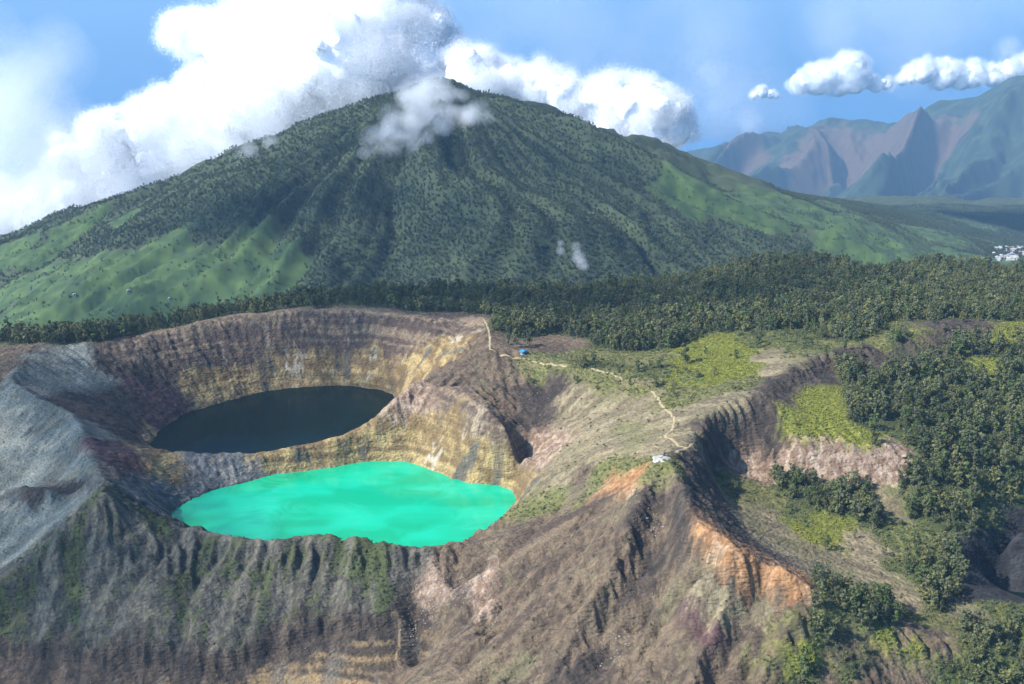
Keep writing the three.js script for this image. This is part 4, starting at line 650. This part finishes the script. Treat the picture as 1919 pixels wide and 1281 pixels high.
for (let z = Z1 - 10; z > -1330; z -= 2.6) for (let x = X0 + 10; x < X1 - 10; x += 2.6) {
  const qx = x + rr(-1.3, 1.3), qz = z + rr(-1.3, 1.3), t = typeA[typeAt(qx, qz)], r = rnd(), r2 = rnd();
  if (!inFrame(qx, nearY(qx, qz), qz)) continue;
  const d = dens[t], m = fbm(qx / 42 + 7, qz / 42 + 3, 3), st = field(streak, qx, qz), moss = t === T.slope ? sm(0, 0.5, m * 1.2 - st * 0.5) * 3 + 0.1 : 1;
  if (d) { if (r < d[0] * 0.28 * moss) shrubs.push([qx, qz, t]); else if (r2 < d[1] * moss) ferns.push([qx, qz, t]); }
  if ((t === T.brown || t === T.tan || t === T.slope || t === T.pale || t === T.ash || t === T.ledge || t === T.rock) && r2 > 0.985) stones.push([qx, qz, rr(0.25, 0.8) * (rnd() < 0.1 ? 1.8 : 1), t]);
}
for (const [px, py, R, n] of [[815, 1103, 9, 60], [880, 1093, 12, 90], [805, 1152, 8, 40], [850, 1110, 12, 50], [1225, 990, 6, 30], [770, 1180, 6, 30], [1160, 1230, 14, 40], [930, 1150, 6, 14]]) { const p = ground(px, py); for (let i = 0; i < n; i++) stones.push([p[0] + gauss() * R, p[2] + gauss() * R, rr(0.25, 0.9), 99]); }

// the 300 trees that show largest are single things, the rest is forest
for (const t of trees) { t.y = nearY(t.x, t.z); t.p = pix(t.x, t.y, t.z); t.size = t.own ? 1e9 : inFrame(t.x, t.y, t.z, -6) ? t.h / t.p[2] : 0; }
trees.sort((a, b) => b.size - a.size);
const PLACES = [
  [(x, y) => y > 1120 && x > 1500 && x < 1640, 'on the ribbed slope below the end of the orange crest'],
  [(x, y) => y > 1120 && x > 1500 && x < 1740, 'between the grey rock ribs at the lower right'],
  [(x, y) => y > 1120 && x >= 1740, 'in the bottom right corner wood'],
  [(x, y) => y > 1120, 'on the steep slope under the orange crest'],
  [(x, y) => x < 1560 && y > 880, 'at the foot of the dark cliff'],
  [(x, y) => x < 1680 && y > 880, 'at the foot of the pale cliff'],
  [(x, y) => x > 1780 && y > 930, 'on the upper edge of the black pit'],
  [(x, y) => y > 1050, 'left of the black pit, below the scree'],
  [(x, y) => y > 960, 'between the upper scree and the black pit'],
  [(x, y) => y > 860 && x > 1640 && x < 1780, 'on the wooded slope just right of the pale cliff'],
  [(x, y) => y > 860 && x > 1640, 'on the wooded slope above the black pit'],
  [(x, y) => y > 760 && x > 1640, 'on the wooded slope right of the bright meadow'],
  [(x, y) => x > 1700, 'under the dark escarpment near the right edge'],
  [(x, y) => x > 1500, 'under the dark escarpment above the bright meadow'],
  [(x, y) => x > 1380, 'beside the bare earth patch near the cliff edge'],
  [(x, y) => x > 1230, 'at the wood edge above the bright grass'],
  [(x, y) => x > 1100, 'among the shrubs on the grassy plateau'],
  [() => true, 'in the hollow behind the blue-roofed shelter'],
];
const TONE = ['dark green', 'grey-green', 'pale grey-green', 'deep green', 'light olive'];
const forest = [[], [], [], [], []];
trees.forEach((t, i) => {
  const s = t.h / 15, turn = rnd() * 6.283, stretch = rr(1.05, 1.5);
  if (i < 300 && t.size > 0) {
    const g = new THREE.Group(), k = treeKinds[t.kind];
    const tr = new THREE.Mesh(k.trunk, barkMat), tone = Math.floor(rnd() * 5), cr = new THREE.Mesh(k.crown, leafMats[tone]); tr.name = 'trunk'; cr.name = 'crown'; g.add(tr, cr);
    g.position.set(t.x, t.y, t.z); g.rotation.y = turn; g.scale.set(s * stretch, s, s * stretch);
    const place = PLACES.find(([f]) => f(t.p[0], t.p[1]));
    const size = t.h > 17 ? 'tall ' : t.h < 11 ? 'small ' : '', text = size + TONE[tone] + ' tree ' + place[1];
    tag(g, 'tree', t.own ?? text, 'tree', 'thing', t.own ? 'trees standing apart' : 'trees ' + place[1]);
  } else forest[t.kind].push([t.x, t.y, t.z, s, turn, stretch]);
});
const tint = new THREE.Color();
function scatter(geo, material, list, name, paint) {
  const m = new THREE.InstancedMesh(geo, material, list.length);
  list.forEach((e, i) => { m.setMatrixAt(i, M4.compose(V3.set(e[0], e[1], e[2]), Q4.setFromAxisAngle(S3.set(0, 1, 0), e[4]), S3.set(e[3] * e[5], e[3], e[3] * e[5]))); if (paint) { paint(e, tint); m.setColorAt(i, tint); } });
  m.name = name; m.castShadow = m.receiveShadow = true; return m;
}
{
  const g = new THREE.Group();
  treeKinds.forEach((k, v) => { g.add(scatter(k.crown, leafMat, forest[v], 'crowns', (e, c) => { const l = LEAF[Math.floor(rnd() * 5)], f = rr(0.8, 1.25) * (1 + 0.2 * noise(e[0] / 50, e[2] / 50)); c.setRGB(l[0] * f, l[1] * f, l[2] * f); })); g.add(scatter(k.trunk, barkMat, forest[v], 'trunks')); });
  tag(g, 'forest', 'dense grey-green woodland covering the plateau behind the craters', 'forest', 'stuff');
}
{
  const far3 = [[], [], []];
  for (let z = -1700; z > -6300; z -= 7) for (let x = -2100; x < 3000; x += 7) {
    const qx = x + rr(-3.5, 3.5), qz = z + rr(-3.5, 3.5), r = rnd(), r2 = rnd(), y = coneHeight(qx, qz);
    if (qz > -1745 && qx > X0 && qx < X1) continue;
    if (!inFrame(qx, y, qz, 30)) continue;
    const dx = qx - CONE[0], dz = qz - CONE[1]; if (dz < -120 && Math.hypot(dx, dz) < 1500 && Math.abs(dx) < 900) continue;
    const gr = farGreen(qx, qz) + 0.12 * fbm(qx / 60, qz / 60, 3), clump = sm(0.1, 0.4, fbm(qx / 90 + 8, qz / 50, 3));
    if (r < lerp(0.96, 0.07 + 0.7 * clump, sm(0.0, 0.14, gr))) far3[Math.floor(r2 * 3)].push([qx, y - 0.6, qz, rr(0.45, 1.05) * (gr > 0.1 ? 0.7 : 1), r * 50, rr(0.85, 1.25)]);
  }
  const g = new THREE.Group();
  farTreeKinds.forEach((k, v) => g.add(scatter(k, leafMat, far3[v], 'crowns', (e, c) => { const f = rr(0.85, 1.15) * (1 + 0.3 * noise(e[0] / 120, e[2] / 120)); c.setRGB(0.05 * f, 0.07 * f, 0.03 * f); })));
  tag(g, 'forest', 'dark forest cloaking the slopes of the cone', 'forest', 'stuff');
}
{
  const g = new THREE.Group(), by = [[], [], []];
  for (const [x, z, t] of shrubs) by[Math.floor(rnd() * 3)].push([x, nearY(x, z) - 0.15, z, t === T.slope ? rr(0.35, 0.85) : rr(0.6, 1.5), rnd() * 6, rr(0.9, 1.3), t]);
  shrubKinds.forEach((k, v) => g.add(scatter(k, leafMat, by[v], 'shrubs', (e, c) => { const f = rr(0.75, 1.3); e[6] === T.grass ? c.setRGB(0.13 * f, 0.17 * f, 0.035 * f) : c.setRGB(0.075 * f, 0.092 * f, 0.035 * f); })));
  tag(g, 'undergrowth', 'low green shrubs scattered over grass and scree', 'shrubs', 'stuff');
  const f = scatter(fernGeo, leafMat, ferns.map(([x, z, t]) => [x, nearY(x, z) - 0.08, z, rr(0.8, 1.9), rnd() * 6, rr(1, 1.4), t]), 'grass', (e, c) => { const k = rr(0.75, 1.25); e[6] === T.grass ? c.setRGB(0.175 * k, 0.185 * k, 0.022 * k) : e[6] === T.olive || e[6] === T.scrub || e[6] === T.wood ? c.setRGB(0.11 * k, 0.115 * k, 0.03 * k) : c.setRGB(0.06 * k, 0.075 * k, 0.018 * k); });
  tag(f, 'grass', 'bright green fern and grass tufts on the plateau and slopes', 'grass', 'stuff');
  const sg = new THREE.IcosahedronGeometry(1, 1), p = sg.attributes.position; const q = new THREE.Vector3();
  for (let i = 0; i < p.count; i++) { q.fromBufferAttribute(p, i); q.multiplyScalar(0.8 + 0.35 * noise(q.x * 1.7 + q.z, q.y * 1.7 - q.z)); p.setXYZ(i, q.x, q.y * 0.75, q.z); } sg.computeVertexNormals();
  tag(scatter(sg, mat(1, 1, 1, 1), stones.map(([x, z, s, t]) => [x, nearY(x, z) + s * 0.2, z, s, rnd() * 6, rr(0.8, 1.3), t]), 'rocks', (e, c) => { const k = rr(0.7, 1.3); e[6] === 99 ? c.setRGB(0.24 * k, 0.21 * k, 0.17 * k) : c.setRGB(0.17 * k, 0.135 * k, 0.1 * k); }), 'rocks', 'pale loose boulders strewn over gullies and scree', 'boulders', 'stuff');
}
console.log('plants', trees.length, shrubs.length, ferns.length, stones.length);

// ------------------------------------------------------------------ paths
function path(pts, width, label) {
  const w = pts.map(([px, py]) => { const p = ground(px, py); return new THREE.Vector3(p[0], 0, p[2]); }), curve = new THREE.CatmullRomCurve3(w, false, 'centripetal'), n = Math.ceil(curve.getLength() / 1.0), pos = [], idx = [], A = 5;
  for (let i = 0; i <= n; i++) {
    const c = curve.getPointAt(i / n), t = curve.getTangentAt(i / n), half = width / 2 * (1 + 0.45 * noise(i / 7, pts[0][0]) + 0.2 * noise(i / 2, 3));
    c.x += 1.1 * noise(i / 9, 7); c.z += 1.1 * noise(i / 9, 19);
    for (let k = 0; k < A; k++) { const o = (k / (A - 1) * 2 - 1) * half, x = c.x - t.z * o, z = c.z + t.x * o; pos.push(x, Math.max(nearY(x, z), nearY(x + 0.7, z), nearY(x - 0.7, z)) + (k === 0 || k === A - 1 ? -0.05 : 0.22), z); }
    if (i) for (let k = 0; k < A - 1; k++) { const a = (i - 1) * A + k, b = a + A; idx.push(a, a + 1, b, a + 1, b + 1, b); }
  }
  const g = new THREE.BufferGeometry(); g.setAttribute('position', new THREE.Float32BufferAttribute(pos, 3)); g.setIndex(idx); g.computeVertexNormals();
  tag(new THREE.Mesh(g, pathMat), 'path', label, 'path', 'structure');
}
const pathMat = mat(0.3, 0.235, 0.13, 1, { side: THREE.DoubleSide });
path([[917, 655], [938, 662], [960, 668], [985, 673], [1012, 679], [1040, 683], [1062, 686]], 2.0, 'pale trail from the crater rim past the blue-roofed shelter');
path([[1108, 691], [1125, 694], [1142, 699], [1166, 709]], 2.4, 'short pale trail across the grassy plateau');
path([[1220, 733], [1232, 742], [1238, 756], [1252, 768], [1261, 780], [1262, 796], [1255, 808], [1246, 815], [1258, 823], [1272, 832], [1285, 836], [1300, 830]], 2.2, 'pale winding trail climbing to the summit saddle');
path([[1285, 837], [1272, 842], [1262, 850]], 2.6, 'last bit of trail between saddle and white terrace');
path([[906, 596], [912, 608], [917, 625], [918, 640], [917, 654]], 2.4, 'pale trail along the right rim of the dark lake crater');

// ------------------------------------------------------------------ small buildings and marks
const box = (w, h, d, x, y, z) => new THREE.BoxGeometry(w, h, d).translate(x, y, z);
function part(parent, name, geo, material) { const m = new THREE.Mesh(geo, material); m.name = name; m.castShadow = m.receiveShadow = true; parent.add(m); return m; }
function gable(w, d, h, over) { const s = new THREE.Shape([new THREE.Vector2(-w / 2 - over, 0), new THREE.Vector2(w / 2 + over, 0), new THREE.Vector2(0, h)]); return new THREE.ExtrudeGeometry(s, { depth: d + 2 * over, bevelEnabled: false }).translate(0, 0, -d / 2 - over); }
const white = mat(0.38, 0.38, 0.36, 0.8), blueRoof = mat(0.02, 0.2, 0.42, 0.5), grey = mat(0.35, 0.34, 0.32, 0.9), rust = mat(0.28, 0.12, 0.07, 0.8), darkMat = mat(0.05, 0.045, 0.04, 0.9), tin = mat(0.3, 0.31, 0.32, 0.6);
{
  const p = ground(981, 664), g = new THREE.Group(); g.position.set(p[0], nearY(p[0], p[2]), p[2]); g.rotation.y = 0.5;
  part(g, 'floor', box(6.6, 0.5, 5, 0, 0.1, 0), grey);
  for (const [x, z] of [[-2.8, -2], [2.8, -2], [-2.8, 2], [2.8, 2]]) part(g, 'post', box(0.22, 2.6, 0.22, x, 1.6, z), grey);
  part(g, 'roof', gable(6.4, 5, 1.7, 0.7).translate(0, 2.9, 0), blueRoof);
  part(g, 'railing', mergeGeometries([box(0.1, 0.1, 4, -2.8, 1.3, 0), box(0.1, 0.1, 4, 2.8, 1.3, 0), box(5.6, 0.1, 0.1, 0, 1.3, -2)]), grey);
  tag(g, 'shelter', 'small open shelter with a blue roof beside the rim trail', 'shelter', 'thing');
}
for (const [px, py, label] of [[1053, 680, 'tiny white sign board where the shelter trail ends'], [1518, 669, 'tiny white marker board on the cliff edge at the wood']]) {
  const p = ground(px, py), g = new THREE.Group(); g.position.set(p[0], nearY(p[0], p[2]), p[2]); g.rotation.y = 0.2;
  for (const x of [-0.9, 0.9]) part(g, 'post', box(0.14, 2.2, 0.14, x, 1.0, 0), grey);
  part(g, 'board', box(2.4, 1.2, 0.12, 0, 1.7, 0.14), white);
  tag(g, 'sign_board', label, 'sign', 'thing');
}
{
  const p = ground(1241, 857), g = new THREE.Group(), cx = p[0], cz = p[2], cy = nearY(cx, cz), pos = [], idx = []; g.position.set(cx, cy, cz);
  const R = 10, A = 40; const edge = (a) => 1 + 0.5 * noise(Math.cos(a) * 1.6 + 5, Math.sin(a) * 1.6);
  for (let r = 0; r <= R; r++) for (let a = 0; a < A; a++) { const th = a / A * 6.2832, k = r / R * edge(th), x = Math.cos(th) * 6.8 * k, z = Math.sin(th) * 8 * k; pos.push(x, Math.max((nearY(cx + x, cz + z) - cy) * 0.55, -1.2) + (r === R ? -0.6 : 0.4), z); }
  for (let r = 0; r < R; r++) for (let a = 0; a < A; a++) { const i = r * A + a, j = r * A + (a + 1) % A; idx.push(i, j, i + A, j, j + A, i + A); }
  const pg = new THREE.BufferGeometry(); pg.setAttribute('position', new THREE.Float32BufferAttribute(pos, 3)); pg.setIndex(idx); pg.computeVertexNormals();
  part(g, 'paving', pg, mat(0.36, 0.34, 0.3, 0.95, { side: THREE.DoubleSide }));
  const gy = (x, z) => nearY(cx + x, cz + z) - cy;
  part(g, 'monument', mergeGeometries([box(2.2, 0.5, 2.2, 1.8, gy(1.8, -3) + 0.6, -3), box(1.4, 2.2, 1.4, 1.8, gy(1.8, -3) + 1.9, -3), new THREE.ConeGeometry(0.9, 1.2, 4).translate(1.8, gy(1.8, -3) + 3.6, -3)]), darkMat);
  part(g, 'bench', mergeGeometries([box(2.4, 0.15, 0.6, -1.5, gy(-1.5, 1) + 0.9, 1), box(0.2, 0.6, 0.5, -2.4, gy(-1.5, 1) + 0.6, 1), box(0.2, 0.6, 0.5, -0.6, gy(-1.5, 1) + 0.6, 1)]), grey);
  tag(g, 'viewing_terrace', 'white paved viewing terrace on the summit beside the cliff', 'terrace', 'thing');
}
function house(p, turn, w, d, h, roof, label, group) {
  const g = new THREE.Group(); g.position.set(p[0], p[1], p[2]); g.rotation.y = turn;
  part(g, 'wall', box(w, h + 3, d, 0, h / 2 - 1.5, 0), white);
  part(g, 'roof', gable(w, d, h * 0.45, 0.5).translate(0, h, 0), roof);
  part(g, 'door', box(1.4, 2.4, 0.1, 0, 1.2, d / 2 + 0.06), darkMat);
  tag(g, 'house', label, 'house', 'thing', group);
}
for (let i = 0; i < 42; i++) {
  const px = 1862 + (i % 2 ? rr(0, 70) : rr(10, 56)), py = 463 + rr(0, 26), p = ground(px, py); if (!p) continue;
  house([p[0], coneHeight(p[0], p[2]), p[2]], rnd() * 3, rr(9, 15), rr(8, 12), rr(4, 6), [tin, white, rust, tin, white][i % 5], 'tiny pale house ' + ['with a tin roof', 'with a white roof', 'with a rusty roof'][[0, 1, 2, 0, 1][i % 5]] + ' in the village at the right edge', 'houses of the valley village');
}
[[241, 549, 'tiny white hut on the meadow below the cone'], [140, 557, 'tiny pale hut low on the left meadow'], [318, 562, 'tiny pale hut on the meadow nearest the crater rim']].forEach(([px, py, label]) => { const p = ground(px, py); house([p[0], groundY(p[0], p[2]), p[2]], 0.4, 6, 5, 3, tin, label, 'huts on the meadow'); });
renderer.render(scene, camera);
